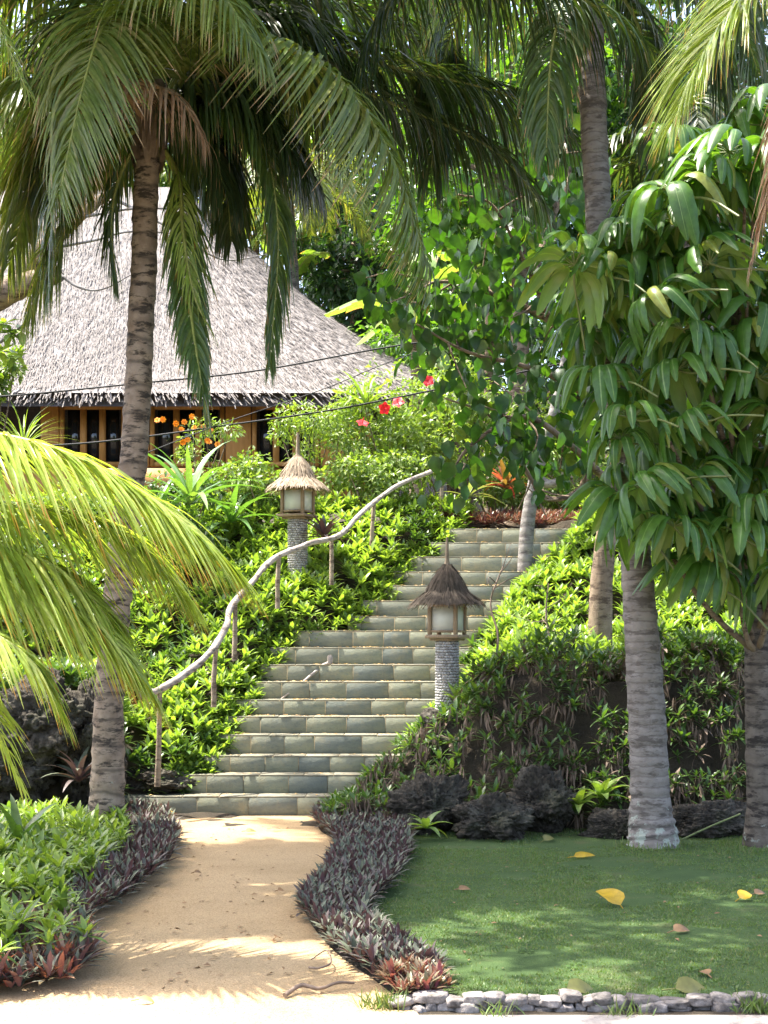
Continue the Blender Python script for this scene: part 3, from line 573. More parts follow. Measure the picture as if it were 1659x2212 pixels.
# main palm left of the stairs
b = P(228, 1830, 11.0); b[2] = 0
pm = thing('coconut_palm', b, 'leaning coconut palm with scarred trunk growing left of the path', 'palm tree', 'coconut palms')
c0 = P(322, 285, 11.0)
palm_trunk(pm, [b, P(236, 1500, 11), P(258, 1240, 11), P(292, 960, 11), P(308, 650, 11), P(318, 390, 11), c0], [.15, .114, .112, .108, .103, .098, .1], M['bark_palm'])
crown_fibre(pm, c0)
C = (322, 275, 11.0)
fronds(pm, [
 ([C, (475, 88, 10.6), (690, 140, 10.3), (830, 310, 10.1), (925, 575, 10.0)], 'palm_mix', dict(L=1.05, w=.045, n=95, droop=.55, bias=(-.75, -.15, 0))),
 ([C, (285, 40, 10.6), (228, 50, 10.1), (180, 185, 9.8), (128, 420, 9.6)], 'palm_mix', dict(L=.8, w=.04, n=90, droop=.6, bias=(.35, -.1, 0))),
 ([C, (190, 182, 10.8), (90, 184, 10.6), (0, 197, 10.4), (-160, 290, 10.2)], 'palm_mix', dict(L=.95, w=.045, n=80, droop=.75, bias=(-.25, 0, 0))),
 ([C, (270, 188, 10.5), (335, 186, 10.2), (395, 222, 10.05), (440, 300, 10.0)], 'palm_dry', dict(L=.62, w=.026, n=48, droop=1.1, thin=.25)),
 ([C, (450, 235, 10.8), (560, 300, 10.6), (600, 500, 10.5), (582, 790, 10.5)], 'palm_green', dict(L=.5, w=.04, n=80, droop=.9, alpha=(60, 20))),
 ([C, (470, 215, 11.2), (590, 270, 11.3), (690, 415, 11.4)], 'palm_dark', dict(L=.8, w=.042, n=80, droop=.9)),
 ([C, (420, 260, 11.2), (480, 330, 11.3), (500, 520, 11.4)], 'palm_dark', dict(L=.6, w=.04, n=70, droop=.9)),
 ([C, (385, 400, 11.0), (408, 640, 10.7), (430, 800, 10.4), (450, 905, 10.4)], 'palm_green', dict(L=.42, w=.036, n=80, droop=.7, alpha=(55, 20))),
 ([C, (385, 380, 10.95), (395, 500, 10.75), (420, 640, 10.6), (465, 730, 10.6)], 'palm_yellow', dict(L=.34, w=.022, n=50, droop=.6, alpha=(45, 18), thin=.3)),
 ([C, (230, 320, 10.9), (160, 450, 10.8), (110, 560, 10.8), (60, 690, 10.8)], 'palm_mix', dict(L=.65, w=.038, n=75, droop=.7)),
 ([C, (262, 370, 11), (240, 480, 11), (252, 610, 11)], 'palm_green', dict(L=.5, w=.038, n=60, droop=.7)),
 ([C, (180, 270, 11.3), (80, 380, 11.4), (20, 570, 11.5)], 'palm_mix', dict(L=.8, w=.038, n=80, droop=.8)),
 ([C, (240, 300, 10.8), (170, 330, 10.6), (120, 430, 10.5), (105, 640, 10.5)], 'palm_green', dict(L=.5, w=.036, n=80, droop=.8)),
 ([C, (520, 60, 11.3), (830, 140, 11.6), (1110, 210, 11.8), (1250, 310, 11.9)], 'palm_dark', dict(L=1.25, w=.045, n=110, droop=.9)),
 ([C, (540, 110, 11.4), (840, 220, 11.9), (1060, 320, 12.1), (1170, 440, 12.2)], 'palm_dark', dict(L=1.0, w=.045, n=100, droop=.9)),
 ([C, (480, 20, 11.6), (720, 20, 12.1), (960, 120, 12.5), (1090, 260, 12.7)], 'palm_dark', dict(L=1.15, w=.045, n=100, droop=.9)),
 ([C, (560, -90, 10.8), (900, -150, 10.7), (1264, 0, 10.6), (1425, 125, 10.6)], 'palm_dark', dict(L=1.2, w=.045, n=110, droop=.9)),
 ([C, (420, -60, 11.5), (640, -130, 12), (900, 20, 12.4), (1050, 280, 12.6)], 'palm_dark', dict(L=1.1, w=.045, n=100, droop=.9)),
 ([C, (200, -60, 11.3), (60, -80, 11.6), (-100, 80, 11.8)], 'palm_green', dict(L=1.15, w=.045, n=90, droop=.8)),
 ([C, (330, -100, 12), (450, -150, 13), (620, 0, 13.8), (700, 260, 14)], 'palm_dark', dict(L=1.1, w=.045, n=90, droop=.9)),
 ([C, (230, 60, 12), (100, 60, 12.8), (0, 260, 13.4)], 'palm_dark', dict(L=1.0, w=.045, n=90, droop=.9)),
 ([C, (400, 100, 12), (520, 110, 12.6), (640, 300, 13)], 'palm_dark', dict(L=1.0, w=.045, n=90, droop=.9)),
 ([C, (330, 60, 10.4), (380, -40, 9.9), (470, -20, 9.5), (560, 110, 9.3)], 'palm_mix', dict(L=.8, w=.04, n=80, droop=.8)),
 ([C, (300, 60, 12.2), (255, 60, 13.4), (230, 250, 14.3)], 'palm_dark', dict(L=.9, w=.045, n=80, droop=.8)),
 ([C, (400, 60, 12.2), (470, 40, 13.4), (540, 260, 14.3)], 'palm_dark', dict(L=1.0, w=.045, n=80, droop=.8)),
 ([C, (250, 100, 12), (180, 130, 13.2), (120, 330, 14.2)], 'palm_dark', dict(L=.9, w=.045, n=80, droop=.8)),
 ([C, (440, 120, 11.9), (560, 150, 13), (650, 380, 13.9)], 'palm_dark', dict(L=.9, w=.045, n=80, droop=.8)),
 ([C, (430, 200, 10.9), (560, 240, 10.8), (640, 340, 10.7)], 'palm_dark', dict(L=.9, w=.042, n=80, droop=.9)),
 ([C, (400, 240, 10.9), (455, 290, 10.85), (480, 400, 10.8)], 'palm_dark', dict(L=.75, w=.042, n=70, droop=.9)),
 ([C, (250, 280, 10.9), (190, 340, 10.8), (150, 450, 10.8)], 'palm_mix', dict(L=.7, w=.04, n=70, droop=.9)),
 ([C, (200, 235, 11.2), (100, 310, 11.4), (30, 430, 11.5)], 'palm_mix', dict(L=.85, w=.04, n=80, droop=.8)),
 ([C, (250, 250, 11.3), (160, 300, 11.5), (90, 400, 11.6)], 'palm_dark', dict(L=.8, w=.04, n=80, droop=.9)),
 ([C, (385, 270, 11.2), (425, 350, 11.3), (440, 450, 11.3)], 'palm_green', dict(L=.55, w=.04, n=70, droop=.8)),
], True)
# pale palm at right
b2 = P(1412, 1832, 10.9); b2[2] = 0
p2 = thing('coconut_palm', b2, 'pale grey ringed coconut palm standing on the right lawn edge', 'palm tree', 'coconut palms')
c2 = P(1268, -60, 11.3)
palm_trunk(p2, [b2, P(1405, 1720, 10.92), P(1394, 1500, 10.95), P(1375, 1250, 11), P(1348, 1000, 11.05), P(1318, 750, 11.1), P(1290, 450, 11.2), P(1274, 150, 11.3), c2], [.21, .155, .145, .125, .105, .105, .105, .11, .13], M['bark_grey'])
crown_fibre(p2, c2)
C = (1270, -60, 11.3)
fronds(p2, [
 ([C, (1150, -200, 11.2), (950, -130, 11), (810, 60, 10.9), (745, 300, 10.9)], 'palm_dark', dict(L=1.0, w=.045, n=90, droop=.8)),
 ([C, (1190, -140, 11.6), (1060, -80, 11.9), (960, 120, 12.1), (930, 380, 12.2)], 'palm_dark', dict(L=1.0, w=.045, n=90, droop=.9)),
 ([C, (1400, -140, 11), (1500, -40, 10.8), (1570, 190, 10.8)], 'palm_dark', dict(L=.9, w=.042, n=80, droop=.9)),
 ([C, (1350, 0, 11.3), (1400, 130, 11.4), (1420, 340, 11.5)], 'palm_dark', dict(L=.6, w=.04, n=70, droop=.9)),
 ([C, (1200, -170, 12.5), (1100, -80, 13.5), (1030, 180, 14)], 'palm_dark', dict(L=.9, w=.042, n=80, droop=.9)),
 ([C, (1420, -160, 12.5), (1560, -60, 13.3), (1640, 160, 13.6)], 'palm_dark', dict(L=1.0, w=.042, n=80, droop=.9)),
 ([C, (1220, 0, 11.0), (1190, 130, 10.8), (1180, 330, 10.7)], 'palm_green', dict(L=.55, w=.04, n=70, droop=.9)),
], True)
g = Geo()
# young yellow palm at the left, its trunk outside the picture
b3 = np.array([-2.85, 7.3, 0])
p3 = thing('young_palm', b3, 'short palm with sunlit yellow green fronds reaching in from the left', 'palm tree')
c3 = P(-320, 930, 7.3)
palm_trunk(p3, [b3, b3*.5+c3*.5+[.04, 0, 0], c3], [.16, .12, .11], M['bark_palm'], n=60)
C = (-320, 930, 7.3)
fronds(p3, [
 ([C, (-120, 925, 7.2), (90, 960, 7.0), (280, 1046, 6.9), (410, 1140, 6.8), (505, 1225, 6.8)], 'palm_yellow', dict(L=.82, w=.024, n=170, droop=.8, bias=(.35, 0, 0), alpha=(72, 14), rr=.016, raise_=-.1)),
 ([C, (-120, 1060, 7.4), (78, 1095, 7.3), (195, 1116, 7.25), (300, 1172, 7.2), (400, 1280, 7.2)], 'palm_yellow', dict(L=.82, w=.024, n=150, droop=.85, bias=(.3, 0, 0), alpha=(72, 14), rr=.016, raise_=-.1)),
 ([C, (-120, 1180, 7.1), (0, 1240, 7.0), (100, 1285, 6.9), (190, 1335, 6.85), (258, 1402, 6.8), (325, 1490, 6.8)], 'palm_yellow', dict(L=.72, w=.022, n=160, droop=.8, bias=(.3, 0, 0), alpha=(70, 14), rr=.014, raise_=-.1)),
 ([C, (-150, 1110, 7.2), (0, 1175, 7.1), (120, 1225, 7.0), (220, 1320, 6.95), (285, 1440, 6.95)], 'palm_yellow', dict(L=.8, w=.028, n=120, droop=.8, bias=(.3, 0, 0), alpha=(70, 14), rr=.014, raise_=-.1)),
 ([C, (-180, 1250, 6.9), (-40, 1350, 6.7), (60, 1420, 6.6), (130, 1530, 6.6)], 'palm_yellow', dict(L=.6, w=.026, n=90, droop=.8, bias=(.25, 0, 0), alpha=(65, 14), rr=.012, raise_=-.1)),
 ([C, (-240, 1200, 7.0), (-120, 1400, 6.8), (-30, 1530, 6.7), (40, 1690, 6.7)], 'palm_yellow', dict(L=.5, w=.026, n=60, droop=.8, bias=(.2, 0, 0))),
 ([C, (-420, 760, 7.6), (-500, 800, 8.0), (-560, 1000, 8.4)], 'palm_yellow', dict(L=.7, n=50)),
 ([C, (-300, 700, 7.9), (-250, 700, 8.6), (-160, 900, 9.2)], 'palm_yellow', dict(L=.7, n=60)),
])
# palm out of frame at right front with hanging fronds
b4 = np.array([2.55, 7.0, 0]); p4 = thing('coconut_palm', b4, 'tall coconut palm beyond the right edge, one green frond and one dead frond showing', 'palm tree', 'coconut palms')
c4 = P(1880, -190, 7.1); palm_trunk(p4, [b4, b4*.5+c4*.5+[.1, 0, 0], c4], [.18, .13, .12], M['bark_grey'])
C = (1880, -190, 7.1)
fronds(p4, [
 ([C, (1740, -190, 7.0), (1605, -10, 6.85), (1525, 105, 6.75), (1462, 250, 6.7)], 'palm_yellow', dict(L=.72, w=.02, n=120, droop=.4, rr=.013, alpha=(58, 24))),
 ([C, (1800, -80, 7.0), (1710, 180, 6.9), (1665, 400, 6.85), (1625, 560, 6.85)], 'palm_dry', dict(L=.42, w=.016, n=70, droop=.7, rr=.012, alpha=(40, 12))),
 ([C, (1900, -330, 6.6), (1860, -330, 5.8), (1800, -200, 5.0)], 'palm_green', dict(L=.8, n=70)),
 ([C, (2050, -320, 7.2), (2250, -260, 7.3), (2400, 0, 7.4)], 'palm_green', dict(L=.8, n=70)),
 ([C, (1900, -320, 8), (1900, -300, 8.9), (1890, -100, 9.6)], 'palm_green', dict(L=.8, n=70)),
])
# palm out of frame at left whose frond tips come into the top left corner
b5 = np.array([-3.6, 9.6, 0]); p5 = thing('coconut_palm', b5, 'tall coconut palm beyond the left edge with yellowed frond tips in the top corner', 'palm tree', 'coconut palms')
c5 = np.array([-3.6, 10.1, 7.5]); palm_trunk(p5, [b5, b5*.5+c5*.5+[-.1, 0, 0], c5], [.18, .13, .12], M['bark_grey'])
for k in range(22):  # dense, mostly unseen crown added to cast shade on the path
    a = k*2.399+.4; az = np.array([math.cos(a), math.sin(a), 0]); ln = rng.uniform(2.1, 2.9)*(1 if az[1] > -.3 else .62); e = rng.uniform(.0, .5)
    part('frond', frond_geo([c5, c5+az*ln*.35+[0, 0, ln*.3*e+.1], c5+az*ln*.72+[0, 0, ln*.3*e-.05], c5+az*ln+[0, 0, ln*.25*e-.5]], L=.85, w=.04, n=100, droop=.7), [M['palm_green'], M['rachis']], p5)
C5 = (-265, -414, 10.1)
fronds(p5, [
 ([C5, (-220, -320, 9.3), (-120, -90, 8.7), (-10, 50, 8.4), (60, 200, 8.3)], 'palm_mix', dict(L=.45, w=.02, n=80, droop=.7, rr=.014)),
 ([C5, (-330, -300, 9.6), (-220, 0, 9.2), (-110, 230, 9.1)], 'palm_mix', dict(L=.6, w=.025, n=70, droop=.7, rr=.014)),
])

# ------------------------------------------------------------------ umbrella tree at right
bu = P(1648, 1835, 10.9); bu[2] = 0
ut = thing('umbrella_tree', bu, 'umbrella tree with drooping whorls of big glossy leaves filling the right side', 'tree')
g = Geo(); tp = [bu, P(1640, 1600, 10.9), P(1632, 1340, 10.9), P(1610, 1100, 10.8), P(1590, 800, 10.8), P(1570, 450, 10.8)]
tube(g, crom(tp, 80), np.interp(np.linspace(0, 1, 80), [0, .08, .5, 1], [.16, .11, .09, .05]), 16, 0, True, .03); part('trunk', g, M['bark_dark'], ut, True)
hull = [(1215, 545), (1290, 500), (1400, 440), (1440, 300), (1560, 235), (1659, 210), (1780, 300), (1780, 1250), (1640, 1290), (1500, 1260), (1390, 1130), (1290, 1060), (1350, 930), (1290, 800), (1235, 700)]
cl = []; ru = np.random.default_rng(5)
def cand():
    while True:
        u, v = ru.uniform(1200, 1740), ru.uniform(205, 1290)
        if inpoly(np.array([u]), np.array([v]), hull)[0]: return u, v
while len(cl) < 97:
    best = max((cand() for _ in range(14)), key=lambda c: min([(c[0]-a)**2+(c[1]-b_)**2 for a, b_, _ in cl] or [1]))
    cl.append((best[0], best[1], ru.uniform(9.7, 11.1)))
cl += [(1235, 560, 10.4), (1350, 520, 10.2)]
def whorl(sd):
    r2 = np.random.default_rng(sd); g = Geo(); nl = 15; a = np.arange(nl)/nl*6.283+r2.uniform(0, 6.28)+r2.normal(0, .12, nl); segs = 8
    V = []; t = []; Ff = []; base = 0
    for k in range(nl):
        L = r2.uniform(.30, .50); w = L*r2.uniform(.19, .23); e = r2.uniform(.2, .6); az = np.array([math.cos(a[k]), math.sin(a[k]), 0]); pos = np.zeros(3); st_ = .09
        dirv = az*math.cos(e)+np.array([0, 0, math.sin(e)]); pts = [pos, pos+dirv*st_]; tube(g, [pts[0], pts[0]*.5+pts[1]*.5, pts[1]], .005, 4, 1, False)
        pos = pts[1]; dr = r2.uniform(.34, .5); rows = []
        for j in range(segs+1):
            f = j/segs; X = np.cross(dirv, [0, 0, 1.]); X = X/max(np.linalg.norm(X), 1e-6) if np.linalg.norm(X) > .12 else np.cross(az, [0, 0, 1.]); nn = np.cross(X, dirv)
            ww = w/2*(math.sin(math.pi*min(1, (.05+.93*f))**.85)**.6)*(1+.07*math.sin(j*2.9+k)); fold = -.35*ww
            rows += [pos-X*ww+nn*fold, pos-X*ww*.5+nn*fold*.15, pos, pos+X*ww*.5+nn*fold*.15, pos+X*ww+nn*fold]
            pos = pos+dirv*L/segs; dirv = dirv+np.array([0, 0, -dr*(1.3 if f < .4 else .75)]); dirv /= np.linalg.norm(dirv)
        fq = [[j*5+i, j*5+i+1, (j+1)*5+i+1, (j+1)*5+i] for j in range(segs) for i in range(4)]
        g.add(np.array(rows), fq, 0, np.tile([0, 0, 1, 0, 0], segs+1))
    tube(g, crom([[0, 0, 0], [.1, .02, -.06], [.28, .04, -.10], [.5, .04, -.22]], 10), .008, 5, 1, False)
    return g
wm = [mesh_of('leaf_whorl', whorl(s), [M['umbrella'], M['petiole']], (0, 0, 0), True) for s in range(14)]
for i, (u, v, Y) in enumerate(cl):
    o = bpy.data.objects.new('leaf_whorl', wm[i % 14]); S.collection.objects.link(o); o.parent = ut; o.location = Vector(P(u, v, Y)-bu)
    sc = ru.uniform(.85, 1.25); o.scale = (sc, sc, sc); o.rotation_euler = (rng.normal(0, .22), rng.normal(0, .22), rng.uniform(-1.2, 1.2))
g = Geo()
for (u, v, Y) in cl[::3]:
    e = P(u, v, Y)+np.array([.3, .15, -.15]); s_ = crom(tp, 30)[int(np.clip(np.interp(v+200, [300, 1340], [28, 10]), 8, 28))]
    tube(g, crom([s_, s_*.5+e*.5+[0, 0, -.12], e], 8), np.linspace(.03, .012, 8), 6)
part('branch', g, M['bark_brown'], ut, True)

# ------------------------------------------------------------------ broadleaf tree behind the stairs, dark hanging leaves
bl = P(1295, 1385, 14.0); bl[2] = float(Hgt(bl[0], bl[1]))-.05
lt = thing('broadleaf_tree', bl, 'brown trunked tree with dark hanging heart shaped leaves over the stairs', 'tree')
g = Geo(); tube(g, crom([bl, P(1298, 1290, 14), P(1310, 1150, 14), P(1322, 1040, 14)], 24), np.linspace(.13, .085, 24), 14, 0, True, .02); part('trunk', g, M['bark_brown'], lt, True)
brs = [[(1322, 1050, 14), (1275, 1010, 13.8), (1250, 1060, 13.6), (1180, 1075, 13.4), (1120, 990, 13.2), (1060, 900, 13.1), (960, 860, 13)],
       [(1322, 1050, 14), (1320, 900, 13.9), (1260, 780, 13.7), (1190, 690, 13.5), (1150, 600, 13.4), (1110, 520, 13.3), (1060, 440, 13.2), (990, 420, 13.1)],
       [(1320, 900, 13.9), (1230, 830, 13.5), (1130, 790, 13.3), (1010, 760, 13.2), (900, 700, 13.1)],
       [(1190, 690, 13.5), (1100, 650, 13.6), (980, 610, 13.4), (880, 620, 13.2)],
       [(1322, 1050, 14), (1230, 960, 13.3), (1130, 900, 13.0), (1020, 960, 12.9), (970, 1030, 12.9)],
       [(1150, 600, 13.4), (1190, 480, 13.8), (1230, 380, 14), (1210, 250, 14.2)]]
centers = []
g = Geo()
for br in brs:
    pth = crom([P(*q) for q in br], 40); tube(g, pth, np.linspace(.04, .008, 40), 7, 0, True, .05)
    for c in pth[10::4]: centers.append(c+rng.normal(0, .13, 3)+[0, 0, -.05])
    for _ in range(6):
        a = pth[rng.integers(10, 39)]; e = a+rng.normal(0, .32, 3); tube(g, crom([a, a*.5+e*.5+rng.normal(0, .05, 3), e], 7), np.linspace(.012, .005, 7), 5)
        centers += [e, a*.4+e*.6]
part('branch', g, M['bark_brown'], lt, True)
hullL = [(840, 520), (960, 470), (1060, 360), (1250, 340), (1290, 700), (1290, 1000), (1180, 1100), (960, 1000), (950, 820), (850, 740)]
for _ in range(95):
    u, v = rng.uniform(840, 1290), rng.uniform(330, 1100)
    if inpoly(np.array([u]), np.array([v]), hullL)[0] and rng.random() < (1 if v < 740 else .2): centers.append(P(u, v, rng.uniform(12.9, 14.1)))
centers = np.array([c for c in centers if HV-(c[2]-EYE)/c[1]*F < 1050]); nl = 7; pos = np.repeat(centers, nl, 0)+rng.normal(0, .12, (len(centers)*nl, 3)); k = len(pos)
d = nrm(np.stack([rng.normal(0, .4, k), rng.normal(0, .4, k), -np.ones(k)], 1)); L = rng.uniform(.11, .2, k)
g = inst(Geo(), OVATE, pos, d, nrm(rdir(k)+[-.2, -.7, .4]), L, L*.72); part('crown', g, M['dark_leaf'], lt)
# small pale trunked tree at the head of the stairs
bt = P(1130, 1205, 16.4); bt[2] = float(Hgt(bt[0], bt[1]))-.1
t2 = thing('frangipani_tree', bt, 'slender pale grey trunk leaning right beside the upper stairs', 'tree')
g = Geo(); tube(g, crom([bt, P(1140, 1130, 16.4), P(1165, 1000, 16.4), P(1195, 900, 16.4), P(1218, 800, 16.4), P(1235, 700, 16.4)], 40), np.linspace(.09, .05, 40), 10, 0, True, .02)
tube(g, crom([P(1160, 1035, 16.4), P(1195, 1045, 16.3), P(1240, 1010, 16.2), P(1275, 950, 16.2)], 16), np.linspace(.06, .03, 16), 8); tube(g, crom([P(1160, 1040, 16.4), P(1150, 1000, 16.45), P(1150, 960, 16.5)], 8), np.linspace(.05, .02, 8), 8)
part('trunk', g, M['bark_pale'], t2, True)
g = Geo()
for (u, v) in [(1235, 690), (1275, 930), (1215, 650), (1260, 720), (1150, 950), (1190, 610), (1290, 640)]:
    rosettes(g, np.array([P(u, v, 16.3)]), .32, 12, (-10, 60), OVATE, .32)
part('crown', g, M['tree_mid'], t2)

# ------------------------------------------------------------------ house
hx, hy = -6.2, 29.4
fz = 3.9; ez = 5.8; wy = 25.2
hs = thing('thatched_house', (hx, hy, fz), 'wooden house with a broad grey thatched roof behind the garden', 'house')
HW, HD, RH = 8.1, 5.1, 5.15
def roofpt(a, r, lift=0):
    # superellipse plan; r 0..1 from apex to eave
    ca, sa = np.cos(a), np.sin(a); e = (np.abs(ca)**8+np.abs(sa)**8)**(-1/8); e = 1+(e-1)*np.clip(r*1.1, 0, 1)
    z = ez+RH*(1-r)**1.13
    return np.stack([hx+(2.0*(1-r)*np.tanh(3*ca)+HW*ca*e*r), hy+HD*sa*e*r, z+lift], -1)
na, nr = 96, 24; aa, rr = np.meshgrid(np.arange(na)/na*2*math.pi, np.linspace(0.0, 1, nr))
V = roofpt(aa, np.maximum(rr, .004)); i = np.arange(nr-1)[:, None]*na; j = np.arange(na)[None]; j2 = (j+1) % na
Fq = np.stack([i+j, i+na+j, i+na+j2, i+j2], -1).reshape(-1, 4)
g = Geo().add(V.reshape(-1, 3), Fq); V2 = V.copy().reshape(-1, 3); V2[:, 2] -= .22; V2[:, :2] = (V2[:, :2]-[hx, hy])*.985+[hx, hy]
g.add(V2, Fq[:, ::-1])
n = 80000; a = rng.uniform(math.pi*.9, math.pi*2.1, n); r = np.sqrt(rng.uniform(.006, 1, n)); p = roofpt(a, r, .02); p2_ = roofpt(a, np.minimum(r+.03, 1.03), .02); d = nrm(p2_-p)
nn = nrm(np.cross(np.cross(d, [0, 0, 1.]), d)); k = n
inst(g, leafT(2, lambda x: .5*(1-.5*x), .15, .2), p+nn*rng.uniform(0, .012, (n, 1)), d+rng.normal(0, .12, (n, 3))+nn*.03, nn+rng.normal(0, .2, (n, 3)), rng.uniform(.08, .24, n), rng.uniform(.008, .022, n))
n = 2600; a = rng.uniform(math.pi*.95, math.pi*2.05, n); p = roofpt(a, np.full(n, .985)+rng.uniform(-.01, .012, n)); p[:, 2] += rng.uniform(-.16, .05, n)
out_ = nrm(np.stack([np.cos(a)*.5, np.sin(a)*.5, np.zeros(n)], 1)); d = nrm(out_*1.5+[0, 0, -.8]+rng.normal(0, .16, (n, 3)))
inst(g, leafT(2, lambda x: .5*(1-.6*x), .1, .1), p, d, out_+rng.normal(0, .25, (n, 3)), rng.uniform(.12, .36, n), rng.uniform(.018, .05, n))
part('roof', g, M['thatch'], hs)
x0, x1 = -6.05, -.2
px = lambda u: (u-CU)/F*wy
g = Geo(); box(g, (-4.25, wy+.14, fz-.15), (8.0, .2, .7)); box(g, (-4.25, hy, fz+.02), (7.8, 8.2, .12))
box(g, (-4.25, wy+.14, fz+.45), (8.0, .16, .55)); box(g, (-8.2, hy, (fz+ez)/2), (.12, 8.4, ez-fz)); box(g, (-.3, hy, (fz+ez)/2), (.12, 8.4, ez-fz)); box(g, (-4.25, hy+4.1, (fz+ez)/2), (7.8, .12, ez-fz))
part('wall', g, M['housewood'], hs)
part('eave_beam', box(Geo(), (-4.25, wy+.05, ez+.02), (8.2, .16, .16)), M['housewood'], hs)
sill = fz+.75; top = ez-.07
def win(ua, ub, panes):
    xa, xb = px(ua), px(ub); w = xb-xa; zc = (sill+top)/2; h = top-sill; g = Geo(); fr = .075
    box(g, (xa+fr/2, wy, zc), (fr, .1, h)); box(g, (xb-fr/2, wy, zc), (fr, .1, h)); box(g, (xa+w/2, wy, top-fr/2), (w-2*fr, .09, fr)); box(g, (xa+w/2, wy, sill+fr/2), (w-2*fr, .09, fr))
    iw = (w-2*fr)/panes
    for k in range(1, panes): box(g, (xa+fr+iw*k, wy+.005, zc), (.11, .075, h-2*fr))
    f = part('window', g, M['housewood'], hs)
    for k in range(panes): part('pane', box(Geo(), (xa+fr+iw*(k+.5), wy+.05, zc), (iw-.11, .012, h-2*fr)), M['glass'], f)
win(130, 272, 3); win(325, 485, 3); win(545, 690, 3)
for ua, ub in ((88, 128), (274, 323), (487, 543), (692, 780)):
    part('post', box(Geo(), ((px(ua)+px(ub))/2, wy+.03, (sill+top)/2), (px(ub)-px(ua)-.006, .13, top-sill), 0, 0, .01), M['housewood'], hs)
part('floor', box(Geo(), (-4.25, hy, fz-.35), (8.3, 8.8, .5)), M['darkwood'], hs)

